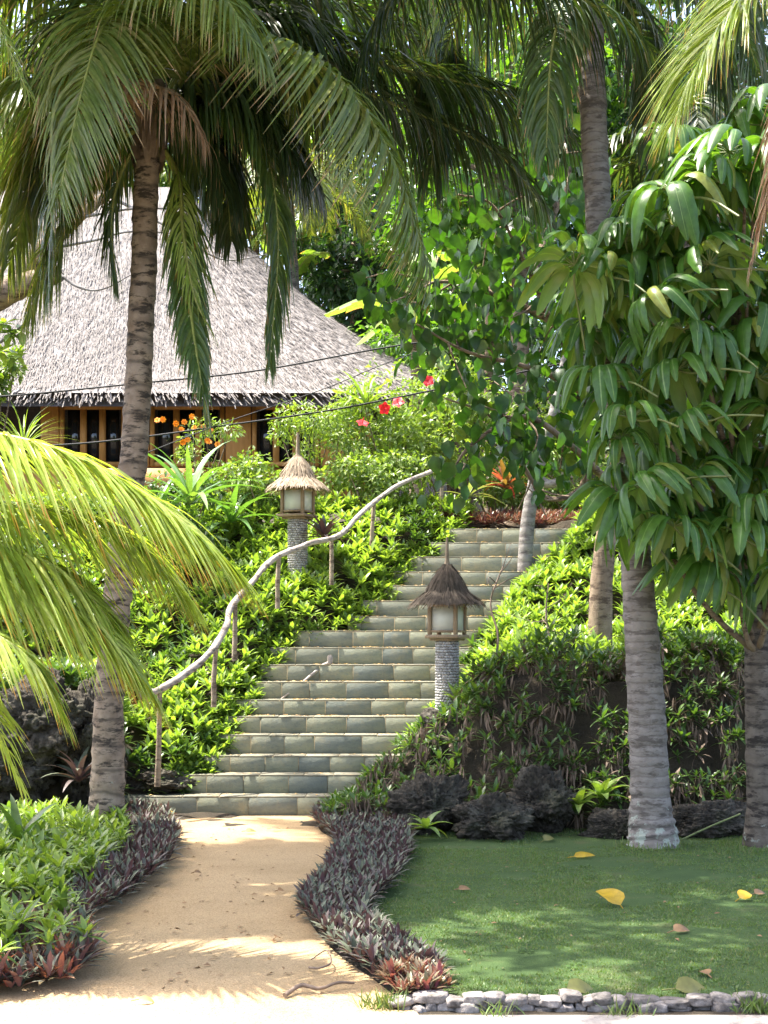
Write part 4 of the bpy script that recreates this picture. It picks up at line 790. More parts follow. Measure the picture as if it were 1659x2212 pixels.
# ------------------------------------------------------------------ lanterns
def sph(sub=1):
    bm = bmesh.new(); bmesh.ops.create_icosphere(bm, subdivisions=sub, radius=1); V = np.array([v.co[:] for v in bm.verts]); Fc = np.array([[x.index for x in f.verts] for f in bm.faces]); bm.free(); return V, Fc
IV, IF = sph(2)
def lantern(u, vplat, Y, zb, label, straw, rz, tilt=0):
    top = P(u, vplat, Y); c = np.array([top[0], top[1], zb]); zt = top[2]; r0 = .105
    L = thing('garden_lantern', c, label, 'lantern', 'thatched garden lanterns')
    g = Geo(); lathe(g, [(0, zb-.3), (r0, zb-.3), (r0, zt-.015), (0, zt-.015)], (c[0], c[1], 0), 24, 1)
    rows = int((zt-zb+.2)/.026)
    for i in range(rows):
        nrow = 25; a = (np.arange(nrow)+(i % 2)*.5)/nrow*6.283+rng.normal(0, .02, nrow)
        for q in a:
            s_ = np.array([.011, .0155*rng.uniform(.85, 1.12), .0125*rng.uniform(.85, 1.1)]); Vv = IV*s_; ca, sa = math.cos(q), math.sin(q)
            Vr = np.stack([Vv[:, 0]*ca-Vv[:, 1]*sa, Vv[:, 0]*sa+Vv[:, 1]*ca, Vv[:, 2]], 1)+[c[0]+ca*r0, c[1]+sa*r0, zb-.15+i*.026+rng.normal(0, .002)]
            g.add(Vr, IF, 0)
    part('pebble_column', g, [M['pebble'], M['mortar']], L, True)
    part('platform', box(box(Geo(), (c[0], c[1], zt+.012), (.33, .33, .034), rz, 0, .006), (c[0], c[1], zt-.016), (.26, .26, .02), rz), M['lampwood'], L)
    g = Geo(); hw = .128; h = .30; ca, sa = math.cos(rz), math.sin(rz); lo = lambda x, y: (c[0]+x*ca-y*sa, c[1]+x*sa+y*ca)
    for x in (-1, 1):
        for y in (-1, 1): q = lo(x*hw, y*hw); box(g, (q[0], q[1], zt+.03+h/2), (.036, .036, h), rz, 0, .004)
    for x, y, sx, sy in ((0, -1, 1, 0), (0, 1, 1, 0), (-1, 0, 0, 1), (1, 0, 0, 1)):
        for zz, hh in ((zt+.062, .022), (zt+h+.012, .034)):
            q = lo(x*hw, y*hw); box(g, (q[0], q[1], zz), (.218 if sx else .026, .218 if sy else .026, hh), rz)
    part('frame', g, M['lampwood'], L)
    for x, y, sx in ((0, -1, 1), (0, 1, 1), (-1, 0, 0), (1, 0, 0)):
        q = lo(x*(hw-.006), y*(hw-.006)); part('pane', box(Geo(), (q[0], q[1], zt+.034+h/2), (.217 if sx else .006, .217 if not sx else .006, h-.07), rz), M['paper'], L)
    zr = zt+h+.03; g = Geo(); prof = [(.33, -.01), (.27, .045), (.2, .095), (.175, .12), (.14, .19), (.085, .27), (.05, .32), (.024, .35), (.015, .4)]
    lathe(g, prof, (c[0], c[1], zr), 28); lathe(g, [(.31, -.015), (.0, .03)], (c[0], c[1], zr), 28)
    def strands(n, i0, i1, lmin, lmax, off):
        a = rng.uniform(0, 6.283, n); f = rng.uniform(i0, i1, n); pr = np.array(prof); rad = np.interp(f, np.arange(len(pr)), pr[:, 0]); zz = np.interp(f, np.arange(len(pr)), pr[:, 1])
        ra2 = np.interp(f-.4, np.arange(len(pr)), pr[:, 0]); z2 = np.interp(f-.4, np.arange(len(pr)), pr[:, 1]); slope = nrm(np.stack([(ra2-rad), (z2-zz)], 1)+1e-9)
        o_ = np.stack([np.cos(a), np.sin(a), np.zeros(n)], 1); d = o_*slope[:, :1]+np.array([0, 0, 1.])*slope[:, 1:]; nn = nrm(np.cross(np.cross(d, [0, 0, 1.]), d)+o_*.2)
        p = np.array([c[0], c[1], zr])+o_*(rad+off)[:, None]+np.array([0, 0, 1.])*zz[:, None]+nn*rng.uniform(.0, .012, (n, 1))
        inst(g, leafT(2, lambda x: .5*(1-.3*x), .1, .1), p, d+rng.normal(0, .06, (n, 3)), nn+rng.normal(0, .3, (n, 3)), rng.uniform(lmin, lmax, n), rng.uniform(.004, .009, n))
    strands(1300, .3, 3, .06, .12, .004); strands(1300, 3, 7.4, .08, .16, .014); strands(300, .0, .5, .02, .05, .0)
    part('thatch_roof', g, straw, L)
    g = Geo(); tip = np.array([c[0]+tilt, c[1], zr+.62]); tube(g, crom([(c[0], c[1], zr+.36), (c[0], c[1], zr+.48), tip], 14), np.interp(np.linspace(0, 1, 14), [0, .2, 1], [.026, .02, .011]), 8, 0, True, .08)
    part('finial', g, M['straw'], L)
lantern(966, 1378, 13.4, .85, 'shaded thatched lantern on a pebble column standing in front of the stairs', M['straw_shaded'], R(-22))
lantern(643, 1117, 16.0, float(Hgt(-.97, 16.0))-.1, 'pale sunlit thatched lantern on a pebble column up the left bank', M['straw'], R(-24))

# ------------------------------------------------------------------ driftwood handrail
rp = [(305, 1505, 12.5), (345, 1490, 12.7), (400, 1452, 12.95), (465, 1402, 13.3), (487, 1350, 13.6), (503, 1308, 13.8), (545, 1258, 14.2), (600, 1200, 14.7), (660, 1177, 15.1), (722, 1163, 15.5), (768, 1120, 15.9), (808, 1085, 16.3), (870, 1045, 16.9), (947, 1008, 17.5)]
hb = P(340, 1640, 12.7); hr = thing('driftwood_handrail', hb, 'crooked driftwood handrail on rough posts climbing left of the stairs', 'handrail')
n = 140; pth = crom([P(*q) for q in rp], n); pth += np.stack([.012*np.sin(np.arange(n)*.33), np.zeros(n), .014*np.sin(np.arange(n)*.21+1)], 1)
rad = np.interp(np.linspace(0, 1, n), [0, .3, .6, 1], [.034, .032, .030, .025])*(1+.13*np.sin(np.arange(n)*.5)*np.sin(np.arange(n)*.17))
part('rail', tube(Geo(), pth, rad, 10, 0, True, .04), M['driftwood'], hr, True)
for (u, v, Y, ub, vb) in [(345, 1492, 12.7, 340, 1670), (467, 1402, 13.3, 462, 1500), (508, 1305, 13.8, 506, 1400), (603, 1200, 14.7, 600, 1290), (716, 1165, 15.5, 716, 1240), (808, 1087, 16.3, 801, 1200), (955, 1008, 17.5, 953, 1110)]:
    a, b_ = P(u, v, Y), P(ub, vb, Y); b_[2] -= .12; m_ = a*.5+b_*.5+rng.normal(0, .012, 3)
    part('post', tube(Geo(), crom([b_, m_, a+[0, 0, .01]], 16), np.linspace(.027, .022, 16), 9, 0, True, .05), M['postwood'], hr, True)
# a fallen branch on the steps
g = Geo(); e0, e1 = P(605, 1512, 14.3), P(706, 1425, 14.75); tube(g, crom([e0, P(640, 1485, 14.42), P(680, 1452, 14.6), P(700, 1440, 14.7)], 24), np.linspace(.008, .02, 24), 7, 0, True, .08)
tube(g, crom([P(695, 1440, 14.7), P(712, 1432, 14.72), P(712, 1415, 14.73)], 8), [.02, .024, .026, .028, .03, .03, .028, .02], 8, 0, True, .1)
solo('fallen_branch', g, M['driftwood'], e0, 'thin pale stalk with a knobbed end fallen across the steps', 'branch', smooth=True)

# ------------------------------------------------------------------ cables
def cable(pts, label, r=.011):
    g = tube(Geo(), crom([P(*q) for q in pts], 60), r, 6); o = solo('overhead_cable', g, M['cable'], P(*pts[0]), label, 'cable', 'cables across the garden')
cable([(-300, 875, 17), (20, 855, 17.2), (300, 828, 17.5), (560, 800, 17.8), (870, 745, 18.2), (1230, 700, 18.6), (1500, 655, 19)], 'topmost of the black cables crossing in front of the thatched roof')
cable([(300, 985, 16.6), (480, 915, 17.2), (700, 840, 17.7), (860, 775, 18.3), (1230, 640, 19)], 'steep thin black cable rising over the right end of the roof', .006)
cable([(-300, 975, 16.5), (100, 963, 16.8), (300, 945, 17.0), (480, 920, 17.2), (720, 885, 17.5), (960, 838, 17.8), (1200, 788, 18), (1500, 720, 18.4)], 'lowest black cable passing the house windows and red flowers')

# ------------------------------------------------------------------ shrubs and flowers on the upper bank
def gz(x, y): return float(Hgt(x, y))
def shrub(name, u, v, Y, w, h, n, leaf, mat, label, cat, tpl=OVATE_S, wr=.5, group=None, twigs=10):
    """a leafy shrub: u,v is the middle of its crown"""
    c = P(u, v, Y); b = np.array([c[0], c[1], min(gz(c[0], c[1]), c[2]-h*.3)]); o = thing(name, b, label, cat, group); g = Geo(); k = max(6, n//130)
    g2_ = Geo()
    for i in range(k):
        q = rdir(1)[0]*rng.random()**.4; cc = c+q*[w/2, w*.35, h/2]; blob_leaves(g, cc, np.array([w, w*.8, h])*rng.uniform(.14, .26), n//k, leaf, tpl, wr, .3, 0, .3)
        if i < twigs: tube(g2_, crom([b+rng.normal(0, .05, 3)*[1, 1, 0], b*.5+cc*.5+rng.normal(0, .06, 3), cc], 8), np.linspace(.018, .005, 8), 5)
    part('crown', g, mat, o); part('stem', g2_, M['bark_brown'], o); return o, c
def flowers(o, pts, mat, r=.09, name='flower', nl=5):
    for p in pts:
        g = Geo(); a = np.arange(nl)/nl*6.283+rng.uniform(0, 6); f = nrm(np.array([[rng.normal(0, .35), -1, rng.normal(.25, .3)]]))[0]; sx = nrm(np.cross(f, [0, 0, 1.])[None])[0]; sy = np.cross(sx, f)
        d = np.cos(a)[:, None]*sx+np.sin(a)[:, None]*sy+f*.35; inst(g, OVATE, np.repeat(p[None], nl, 0), d, np.repeat(f[None], nl, 0), r, r*1.05); tube(g, [p, p+f*r*.5, p+f*r*.95], .006, 5); part(name, g, mat, o)
o, c = shrub('hibiscus_bush', 840, 935, 18.3, 1.7, 1.5, 3600, .10, M['shrub'], 'bushy hibiscus with red flowers beside the right end of the roof', 'bush')
flowers(o, [P(830, 882, 17.2), P(860, 870, 17.2), P(783, 915, 17.2), P(924, 823, 17.2), P(1112, 970, 17.2)], M['red_petal'], .085)
o, c = shrub('marigold_plant', 420, 945, 17.4, 1.0, .65, 600, .075, M['shrub'], 'wispy plant with orange flowers in front of the house windows', 'flowering plant', LANC, .25)
flowers(o, [P(u, v, 17.2) for u, v in [(340, 908), (352, 906), (392, 928), (395, 955), (398, 912), (405, 950), (440, 922), (448, 952), (452, 955), (456, 930), (415, 900), (420, 925), (380, 915), (470, 960)]], M['orange_petal'], .042, nl=7)
shrub('feathery_shrub', 690, 940, 17.9, 1.1, .9, 2600, .075, M['lime'], 'feathery pale green shrub behind the sunlit lantern', 'bush', LANC, .25)
shrub('leafy_shrub', 800, 1040, 17.4, 1.5, .8, 2600, .085, M['shrub'], 'leafy green shrub behind the upper handrail posts', 'bush')
shrub('leafy_shrub', 980, 900, 18.8, 1.7, 1.2, 2800, .1, M['shrub'], 'sunlit shrub seen through the dark hanging leaves', 'bush')
shrub('leafy_shrub', 1150, 980, 19.2, 1.8, 1.2, 2600, .1, M['lime'], 'bright lime shrub behind the slender pale trunk', 'bush')
shrub('leafy_shrub', 1260, 1030, 18.6, 1.3, .9, 1800, .09, M['lime'], 'pale green shrub right of the slender pale trunk', 'bush')
shrub('leafy_shrub', 560, 1040, 17.2, 1.2, .6, 2200, .085, M['shrub'], 'green shrub left of the sunlit lantern under the house windows', 'bush')
shrub('leafy_shrub', 420, 1090, 16.3, 1.3, .8, 1700, .09, M['bank_deep'], 'deep green shrub behind the tips of the yellow frond', 'bush')
shrub('leafy_shrub', 90, 1120, 16.8, 1.8, 1.0, 2200, .09, M['shrub'], 'shrub left of the house seen behind the yellow fronds', 'bush')
shrub('leafy_shrub', 110, 1280, 14.8, 2.2, 1.2, 2400, .09, M['bank_deep'], 'shadowy shrub deep behind the yellow fronds', 'bush')
shrub('leafy_shrub', -15, 800, 19.5, .7, 1.2, 700, .13, M['lime'], 'sunlit leafy shrub at the left edge before the roof', 'bush')
shrub('leafy_shrub', 1065, 1060, 18.9, 1.2, .6, 1500, .08, M['shrub'], 'low green shrub behind the red carpet at the stair head', 'bush')
shrub('leafy_shrub', 1195, 1070, 18.9, 1.2, .55, 1500, .08, M['lime'], 'low lime shrub between the slender pale trunk and brown trunk', 'bush')
# strap leaved plants
def strapper(name, u, v, Y, L, n, el, mat, label, cat, w=.11, tpl=STRAP):
    c = P(u, v, Y); o = thing(name, c, label, cat); g = Geo(); a = np.arange(n)*2.399+rng.uniform(0, 6); e = np.radians(np.linspace(el[0], el[1], n))
    d = np.stack([np.cos(e)*np.cos(a), np.cos(e)*np.sin(a), np.sin(e)], 1); nn = np.stack([-np.sin(e)*np.cos(a), -np.sin(e)*np.sin(a), np.cos(e)], 1); LL = L*rng.uniform(.8, 1.1, n)
    inst(g, tpl, np.repeat(c[None], n, 0), d, nn, LL, LL*w/.5*.5); part('leaf', g, mat, o, True); return o
strapper('spider_lily', 410, 1090, 15.6, 1.05, 18, (15, 85), M['strap'], 'big spider lily with broad strap leaves below the house windows', 'plant', .085)
strapper('spider_lily', 500, 1130, 16.6, .85, 18, (5, 70), M['strap'], 'spider lily with arching glossy leaves left of the sunlit lantern', 'plant', .1)
strapper('spider_lily', 345, 1130, 15.6, .8, 16, (20, 85), M['strap'], 'spider lily clump half hidden behind the palm trunk', 'plant', .085)
strapper('agave', 1010, 1075, 17.6, .6, 16, (10, 75), M['variegated'], 'pale striped agave at the head of the stairs', 'plant', .09)
strapper('cordyline', 1092, 1055, 18.0, .5, 20, (15, 88), M['cordyline'], 'red leaved cordyline plant behind the striped agave', 'plant', .14)
strapper('oyster_plant', 700, 1165, 15.9, .45, 22, (20, 85), M['purple'], 'dark purple oyster plant right of the sunlit lantern', 'plant', .13)
strapper('oyster_plant', 170, 1690, 11.6, .4, 20, (20, 85), M['purple'], 'purple oyster plant at the foot of the leaning palm', 'plant', .13)
strapper('oyster_plant', 40, 1850, 9.6, .5, 22, (10, 85), M['bank_deep'], 'dark strap leaved clump at the left edge beside the path', 'plant', .13)
strapper('young_palm_plant', 50, 975, 20, .9, 40, (35, 88), M['shrub'], 'pale fan of narrow palm leaves left of the house wall', 'plant', .02)
strapper('young_palm_plant', 790, 880, 18.0, .7, 22, (10, 80), M['shrub'], 'small palm fan under the right corner of the roof', 'plant', .06)
strapper('bank_fern', 1300, 1725, 11.7, .3, 12, (20, 80), M['bank_green'], 'bright small plant between the coral rocks and the pale trunk', 'plant', .28)
strapper('bank_fern', 1250, 1740, 11.6, .22, 10, (20, 80), M['lime'], 'little lime plant at the foot of the right coral outcrop', 'plant', .3)
strapper('bank_fern', 920, 1790, 11.2, .25, 10, (5, 70), M['bank_green'], 'small green plant before the leftmost lawn boulder', 'plant', .25)

# ------------------------------------------------------------------ background trees
def bgtree(name, u, v, Y, wpx, hpx, n, leaf, mat, label, bark='bark_brown', tpl=OVATE_S, wr=.5, trunk=True, group='trees behind the garden'):
    n = int(n*1.7); leaf *= .72; c = P(u, v, Y); w, h = wpx/F*Y, hpx/F*Y; b = np.array([c[0], c[1], gz(c[0], c[1])-.2]); o = thing(name, b, label, 'tree', group); g = Geo(); gb = Geo(); k = max(10, n//90)
    tube(gb, crom([b, b*.5+c*.5+rng.normal(0, .2, 3)*[1, 1, 0], c+[0, 0, h*.1]], 20), np.linspace(.2, .07, 20), 10, 0, True, .03)
    for i in range(k):
        q = rdir(1)[0]*rng.random()**.38; cc = c+q*[w/2, w*.35, h/2]; blob_leaves(g, cc, np.array([w, w*.8, h])*rng.uniform(.09, .18)*[1, 1, .8], n//k, leaf, tpl, wr, .5, 0, .2)
        if i % 3 == 0: tube(gb, crom([c-[0, 0, h*.25*rng.random()], c*.5+cc*.5+rng.normal(0, .1, 3), cc], 8), np.linspace(.06, .015, 8), 6)
    part('trunk', gb, M[bark], o, True); part('crown', g, mat, o); return o
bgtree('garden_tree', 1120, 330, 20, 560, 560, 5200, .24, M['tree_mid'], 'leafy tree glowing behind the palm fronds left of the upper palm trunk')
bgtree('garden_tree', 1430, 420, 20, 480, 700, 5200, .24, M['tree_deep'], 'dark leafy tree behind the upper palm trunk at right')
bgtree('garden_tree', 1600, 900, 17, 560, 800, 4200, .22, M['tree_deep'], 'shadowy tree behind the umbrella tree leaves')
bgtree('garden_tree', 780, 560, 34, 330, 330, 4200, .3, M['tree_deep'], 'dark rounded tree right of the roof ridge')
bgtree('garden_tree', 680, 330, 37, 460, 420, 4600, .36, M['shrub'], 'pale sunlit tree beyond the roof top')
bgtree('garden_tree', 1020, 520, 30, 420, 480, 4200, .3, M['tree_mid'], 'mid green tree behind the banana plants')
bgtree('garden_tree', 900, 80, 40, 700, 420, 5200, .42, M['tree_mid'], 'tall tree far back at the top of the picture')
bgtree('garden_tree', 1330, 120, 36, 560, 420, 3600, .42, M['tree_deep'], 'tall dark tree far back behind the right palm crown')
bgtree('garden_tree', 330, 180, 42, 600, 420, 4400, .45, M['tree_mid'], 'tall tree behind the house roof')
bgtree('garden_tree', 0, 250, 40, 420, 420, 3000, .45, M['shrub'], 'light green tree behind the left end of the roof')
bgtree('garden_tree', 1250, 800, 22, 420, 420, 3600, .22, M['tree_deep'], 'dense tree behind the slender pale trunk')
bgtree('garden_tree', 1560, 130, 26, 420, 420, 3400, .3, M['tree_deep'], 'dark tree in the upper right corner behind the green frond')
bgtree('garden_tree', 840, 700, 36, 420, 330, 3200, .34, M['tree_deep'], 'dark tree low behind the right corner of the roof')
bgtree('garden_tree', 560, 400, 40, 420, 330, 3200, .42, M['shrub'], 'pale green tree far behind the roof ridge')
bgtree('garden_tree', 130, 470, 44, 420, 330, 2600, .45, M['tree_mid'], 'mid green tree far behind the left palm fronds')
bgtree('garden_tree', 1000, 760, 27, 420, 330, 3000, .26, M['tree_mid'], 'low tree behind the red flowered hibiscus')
# thick bare branch at left edge with twigs
b6 = np.array([-6.2, 18.5, gz(-6.2, 18.5)]); t6 = thing('old_tree', b6, 'old tree beyond the left edge, one thick cut branch crossing the roof', 'tree')
g = Geo(); tube(g, crom([b6, b6+[.1, 0, 1.8], P(-130, 700, 18.4), P(-40, 655, 18.2), P(40, 618, 18), P(128, 592, 17.8)], 50), np.interp(np.linspace(0, 1, 50), [0, .6, 1], [.3, .22, .1]), 14, 0, True, .03)
tube(g, crom([P(30, 620, 18), P(90, 540, 18), P(170, 470, 18), P(230, 420, 18), P(300, 360, 18)], 30), np.linspace(.12, .03, 30), 9, 0, True, .05); part('trunk', g, M['bark_brown'], t6, True)
g = Geo()
for q in ([(90, 540, 18), (200, 520, 17.9), (290, 500, 17.8), (450, 510, 17.7)], [(128, 592, 17.8), (170, 620, 17.7), (220, 625, 17.6), (290, 590, 17.5)], [(170, 470, 18), (300, 450, 17.8), (470, 455, 17.7), (560, 450, 17.6)], [(30, 620, 18), (-20, 560, 18), (20, 480, 18)], [(230, 420, 18), (380, 500, 17.8), (480, 560, 17.7), (600, 545, 17.6)], [(0, 740, 18), (40, 710, 17.9), (60, 690, 17.8)]):
    tube(g, crom([P(*x) for x in q], 24), np.linspace(.022, .006, 24), 6, 0, True, .05)
part('branch', g, M['bark_pale'], t6, True)
g = Geo()
for (u, v) in [(20, 720), (45, 715), (35, 770), (10, 700), (0, 760)]: rosettes(g, np.array([P(u, v, 17.9)]), .2, 10, (-40, 40), OVATE, .5)
part('leaf_spray', g, M['lime'], t6)

def banana(u, v, Y, leaves, label):
    c = P(u, v, Y); b = np.array([c[0], c[1], gz(c[0], c[1])-.1]); o = thing('banana_plant', b, label, 'banana plant', 'banana plants behind the stairs')
    part('trunk', tube(Geo(), crom([b, b*.5+c*.5, c], 16), np.linspace(.13, .08, 16), 10), M['bark_brown'], o, True)
    for (u2, v2, Y2, w) in leaves:
        e = P(u2, v2, Y2); L = np.linalg.norm(e-c); mid = c*.5+e*.5+[0, 0, .22*L]; pth = crom([c, mid, e], 30); g = Geo(); T = nrm(np.gradient(pth, axis=0)); Sd = nrm(np.cross(T, [0, 0, 1.])); up_ = np.cross(Sd, T)
        s = np.linspace(0, 1, 30); ww = w/2*np.clip(s*5, 0, 1)**.5*np.clip((1-s)*5, 0, 1)**.5
        for sg in (-1, 1):
            cut = 0
            while cut < 29:                                  # torn strips
                nx = min(29, cut+rng.integers(2, 6)); dr = rng.uniform(.15, .6); idx = np.arange(cut, nx+1); rows = []
                for f in (0, .5, 1): rows.append(pth[idx]+(Sd[idx]*sg*f+np.array([0, 0, -1.])*dr*f*f+up_[idx]*.2*f)*np.maximum(ww[idx], .01)[:, None])
                V = np.stack(rows, 1).reshape(-1, 3); m_ = len(idx); g.add(V, [[i*3+j, i*3+j+1, i*3+j+4, i*3+j+3] for i in range(m_-1) for j in range(2)], 0, np.tile([0, .5, .93], m_)); cut = nx
        tube(g, pth, np.linspace(.03, .008, 30), 6, 1); part('leaf', g, [M['banana'], M['rachis']], o, True)
banana(900, 700, 23, [(700, 680, 23, .55), (770, 745, 22.6, .5), (860, 480, 23, .55), (1010, 560, 22.8, .5), (930, 520, 23.5, .5), (960, 800, 22.5, .45)], 'banana plant with torn leaves beside the right slope of the roof')
banana(1060, 640, 22, [(940, 545, 22, .5), (1100, 470, 22, .55), (1180, 600, 22, .5), (1010, 480, 22.3, .5), (1120, 720, 21.7, .5)], 'banana plant with torn leaves behind the dark hanging leaves')
banana(620, 620, 33, [(710, 545, 32.5, .7), (560, 520, 33, .7), (650, 470, 33, .7), (540, 600, 33, .6)], 'pale banana plant glimpsed beyond the roof ridge')
# palms beyond the roof
def bgpalm(u, v, Y, n, Lpx, mat, label, bark='bark_dark'):
    c = P(u, v, Y); b = np.array([c[0]+.2, c[1], gz(c[0], c[1])-.2]); o = thing('coconut_palm', b, label, 'palm tree', 'coconut palms'); palm_trunk(o, [b, b*.5+c*.5+[.1, 0, 0], c], [.2, .14, .13], M[bark], n=60)
    L = Lpx/F*Y
    for k in range(n):
        a = k*2.399+rng.uniform(0, .4); e = rng.uniform(-.1, .9); az = np.array([math.cos(a), math.sin(a), 0]); ln = L*rng.uniform(.8, 1.1)
        pts = [c, c+az*ln*.35+[0, 0, ln*.35*e], c+az*ln*.75+[0, 0, ln*.35*e-.1*ln], c+az*ln+[0, 0, ln*.3*e-.5*ln]]
        part('frond', frond_geo(pts, L=.22*L+.3, w=.06, n=46, droop=.8, segs=4), [mat, M['rachis']], o)
bgpalm(620, 400, 31, 13, 230, M['palm_mix'], 'sunlit palm beyond the roof ridge')
bgpalm(720, 500, 36, 12, 200, M['palm_green'], 'farther palm with a dark slim trunk right of the roof')
bgpalm(1480, 330, 17, 12, 230, M['palm_dark'], 'shaded palm behind the umbrella tree top')
bgpalm(90, 300, 33, 12, 240, M['palm_green'], 'palm behind the left part of the roof')

# ------------------------------------------------------------------ small things on the ground
def fallen(u, v, L, w, mat, label, curl=.8, yaw=None, up=.3):
    c = Gd(u, v, .03); tpl = leafT(8, ovate, .3, curl, .03); g = Geo(); a = rng.uniform(0, 6.28) if yaw is None else yaw
    d = np.array([[math.cos(a), math.sin(a), up]]); inst(g, tpl, c[None], d, np.array([[.1, -.5, 1]]), L, w); tube(g, [c-d[0]*.05*L/.15, c-d[0]*.02, c], .003, 5)
    solo('fallen_leaf', g, M[mat], c, label, 'fallen leaf', 'fallen leaves', smooth=True)
fallen(1340, 1955, .20, .14, 'yellow_leaf', 'large upright curled yellow leaf in the middle of the lawn', 1.0, 2.5, 1.0)
fallen(1598, 1940, .10, .09, 'yellow_leaf', 'small curled yellow leaf near the right edge of the lawn', .9, .3, .6)
fallen(1240, 1850, .16, .07, 'yellow_leaf', 'flat yellow leaf at the back of the lawn before the pale palm', .3, .1, .15)
fallen(1175, 1815, .13, .08, 'olive_leaf', 'dull olive leaf lying by the lawn boulders', .8, .6, .4)
fallen(1455, 2010, .11, .07, 'brown_leaf', 'dark brown curled leaf right of the big yellow leaf', .9, .2, .3)
fallen(990, 1920, .08, .05, 'brown_leaf', 'small brown leaf at the left of the lawn', .6, .0, .2)
fallen(1225, 2135, .17, .10, 'olive_leaf', 'half green half yellow leaf near the stone edging', .9, .15, .1)
fallen(1460, 2135, .2, .12, 'olive_leaf', 'broad olive leaf near the right end of the stone edging', .9, .1, .1)
fallen(1530, 2105, .08, .06, 'brown_leaf', 'small red brown leaf above the broad olive leaf', .9, 2, .4)
fallen(1630, 1930, .09, .06, 'brown_leaf', 'brown leaf at the extreme right of the lawn', .6, .4, .2)
fallen(350, 1760, .12, .08, 'yellow_leaf', 'yellow leaf leaning on the lowest riser at the path head', .8, .2, .5)
fallen(530, 1795, .09, .05, 'olive_leaf', 'olive leaf on the upper path', .4, 0, .1)
fallen(585, 1790, .09, .04, 'brown_leaf', 'brown strip leaf on the upper path right of the olive one', .4, 0, .1)
fallen(420, 1884, .07, .04, 'brown_leaf', 'dark crumpled leaf at the left side of the mid path', 1.2, .4, .2)
fallen(600, 1923, .06, .04, 'brown_leaf', 'dark crumpled leaf near the right border of the mid path', 1.2, .4, .2)
fallen(595, 2025, .05, .04, 'brown_leaf', 'tiny dark leaf on the lower path', 1.2, 1, .3)
fallen(300, 2158, .1, .03, 'litter', 'curled tan leaf on the sunny foreground of the path', 1.6, .1, .2)
g = Geo(); k = 150; v = rng.uniform(1780, 2150, k); u = np.interp(v, [1780, 1900, 2010, 2150], [420, 350, 260, 300])+rng.uniform(0, 1, k)*np.interp(v, [1780, 1900, 2010, 2150], [230, 320, 360, 420])
pos = np.array([Gd(a, b_, .012) for a, b_ in zip(u, v)]); L = rng.uniform(.012, .048, k); inst(g, OVATE_S, pos, rdir(k, -.05, .3), nrm(rdir(k)*.5+[0, 0, 1]), L, L*.6)
solo('path_litter', g, M['brown_leaf'], (0, 0, 0), 'tiny dark bits of leaf scattered over the sandy path', 'leaf litter', kind='stuff')
g = Geo(); ql = scatter(lawn_poly, 7); ql = ql[np.abs(ql[:, 0])/ql[:, 1] < .3]; k = len(ql); L = rng.uniform(.012, .04, k)
inst(g, OVATE_S, np.stack([ql[:, 0], ql[:, 1], np.full(k, .022)], 1), rdir(k, -.05, .3), nrm(rdir(k)*.5+[0, 0, 1]), L, L*.5); solo('lawn_litter', g, M['brown_leaf'], (0, 0, 0), 'tiny brown leaf bits lying in the lawn grass', 'leaf litter', kind='stuff')
g = Geo()
for (u, v) in ((1412, 1838), (1648, 1840), (228, 1838)):
    c = Gd(u, v); k = 160; a = rng.uniform(0, 6.28, k); r_ = rng.uniform(.13, .3, k); b_ = np.stack([c[0]+r_*np.cos(a), c[1]+.08+r_*np.sin(a), np.full(k, .005)], 1); inst(g, LANC, b_, nrm(np.stack([rng.normal(0, .4, k), rng.normal(0, .4, k), np.ones(k)], 1)), rdir(k), rng.uniform(.03, .09, k), .007)
solo('grass_tufts', g, M['grassblade'], (0, 0, 0), 'longer grass left uncut round the feet of the palm trunks', 'grass', kind='stuff')
def twig(pts, mat, label, r=.006):
    q = [Gd(u, v, .02)+[0, 0, dz] for u, v, dz in pts]; solo('fallen_twig', tube(Geo(), crom(q, 30), np.linspace(r, r*.5, 30), 6, 0, True, .05), M[mat], q[0], label, 'twig', 'fallen twigs', smooth=True)
twig([(615, 2150, 0), (650, 2138, .02), (690, 2140, .01), (730, 2132, .02), (765, 2128, .01)], 'drystem', 'curved dry frond strip on the path beside the right border', .012)
twig([(668, 2090, 0), (690, 2100, .02), (715, 2092, .03), (705, 2075, .05), (672, 2082, .02)], 'drystem', 'looped dry strip at the border edge of the lower path')
g = tube(Geo(), crom([P(1470, 1815, 10.9), P(1535, 1785, 10.9), P(1600, 1758, 10.9)], 12), .007, 6); solo('leaf_stalk', g, M['petiole'], P(1470, 1815, 10.9), 'long yellowish leaf stalk leaning right of the pale palm base', 'stalk')
for pts, lab in (([(1090, 1215, 13.6), (1060, 1300, 13.5), (1075, 1370, 13.4), (1070, 1450, 13.3)], 'dry bare sapling stem right of the shaded lantern'), ([(1185, 1260, 13.7), (1180, 1330, 13.6), (1195, 1420, 13.5)], 'thin bare sapling stem farther right of the shaded lantern')):
    g = Geo(); pp_ = crom([P(*q) for q in pts[::-1]], 24); tube(g, pp_, np.linspace(.014, .006, 24), 6, 0, True, .06)
    for kk in range(6):
        a = pp_[rng.integers(8, 23)]; e = a+rng.normal(0, .16, 3)+[0, 0, .12]; tube(g, crom([a, a*.5+e*.5+rng.normal(0, .03, 3), e], 8), np.linspace(.006, .002, 8), 5)
    solo('bare_sapling', g, M['drystem'], pp_[0], lab, 'sapling', smooth=True)

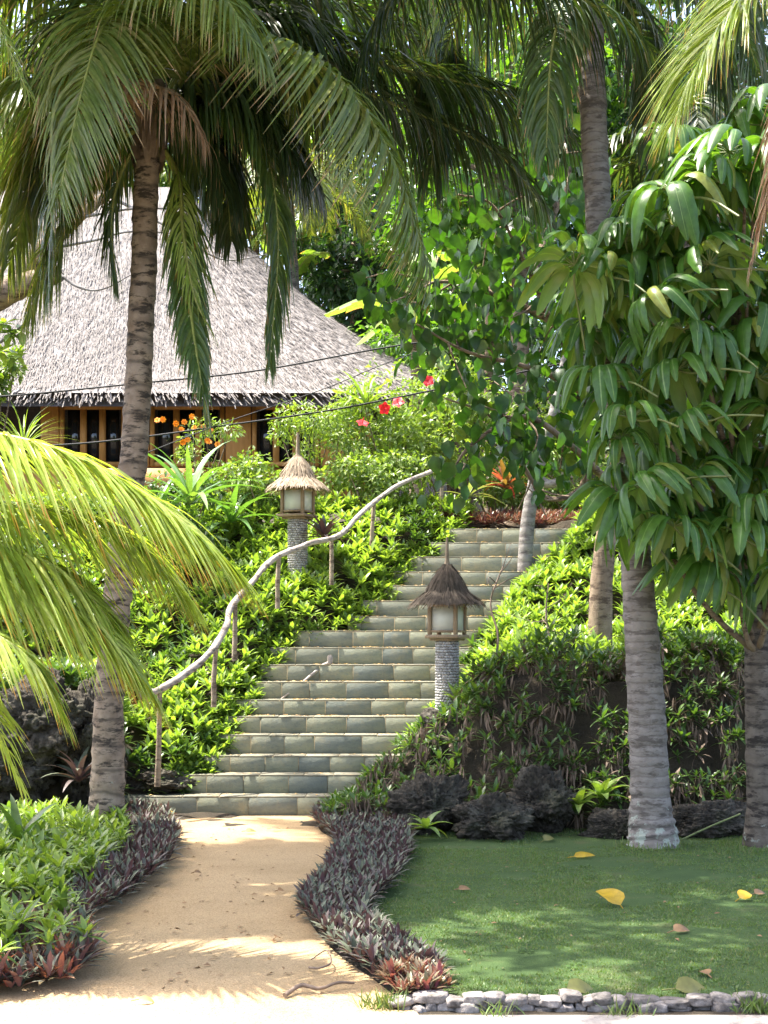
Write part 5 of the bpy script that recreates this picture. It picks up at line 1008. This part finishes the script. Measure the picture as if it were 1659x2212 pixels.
# stone edging of the lawn
g = Geo()
y_e = 6.14
IV3, IF3 = sph(3)
for row, (z, hh) in enumerate(((.004, .05), (.042, .034))):
    x = .06-.04*row
    while x < 1.62:
        w = rng.uniform(.05, .15); s_ = np.array([w*.53, .05, hh*rng.uniform(.5, .68)]); sd_ = Vector((x*9, row*3, 0)); nv = np.sign(IV3)*np.abs(IV3)**.55
        nv = nv/np.max(np.abs(nv)); nv = nv*(1+.22*np.array([mnoise.fractal(Vector(q)*1.6+sd_, .7, 2, 3) for q in IV3]))[:, None]*s_
        th = rng.normal(0, .12); nv = np.stack([nv[:, 0]*math.cos(th)-nv[:, 2]*math.sin(th), nv[:, 1], nv[:, 0]*math.sin(th)+nv[:, 2]*math.cos(th)], 1)
        g.add(nv+[x+w/2, y_e+rng.normal(0, .012), z+rng.normal(0, .006)], IF3); x += w*rng.uniform(.9, 1.0)
solo('stone_edging', g, M['edge_stone'], (.8, y_e, 0), 'low row of rough grey stones edging the front of the lawn', 'edging', smooth=True)
g = Geo()
for (u, v, n) in ((835, 2180, 130), (1640, 2185, 200), (1350, 2195, 40), (1070, 2196, 30)):
    c = Gd(u, min(v, 2204)); k = n; b_ = c+np.stack([rng.normal(0, .05, k), rng.normal(0, .03, k), np.zeros(k)], 1); inst(g, LANC, b_, nrm(np.stack([rng.normal(0, .5, k), rng.normal(0, .5, k), np.ones(k)], 1)), rdir(k), rng.uniform(.04, .11, k), .006)
solo('grass_tufts', g, M['grassblade'], (0, 0, 0), 'tufts of wild grass along the foot of the stone edging', 'grass', kind='stuff')


# ------------------------------------------------------------------ unseen tree added to shade the lawn, its crown above the picture
bs = np.array([2.3, 5.6, 0]); sh = thing('unseen_shade_tree', bs, 'unseen broad crowned tree added outside the picture to shade the lawn', 'tree')
cs = np.array([-.9, 8.9, 7.5]); g = Geo(); tube(g, crom([bs, [2.35, 5.5, 3], [2.1, 5.7, 5], [1.0, 6.8, 6.9], cs], 40), np.linspace(.2, .08, 40), 10)
for _ in range(14):
    e = cs+rng.uniform(-1, 1, 3)*[1.5, 2.4, .3]; tube(g, crom([cs+[.6, -.6, -.1], cs*.5+e*.5, e], 8), np.linspace(.05, .015, 8), 6)
part('trunk', g, M['bark_brown'], sh, True)
g = Geo()
for _ in range(95):
    q = rng.uniform(-1, 1, 3); cc = cs+q*[1.55, 2.5, .3]; blob_leaves(g, cc, (.45, .45, .25), 46, .22, OVATE_S, .5, .3, 0, .1)
part('crown', g, M['tree_mid'], sh)
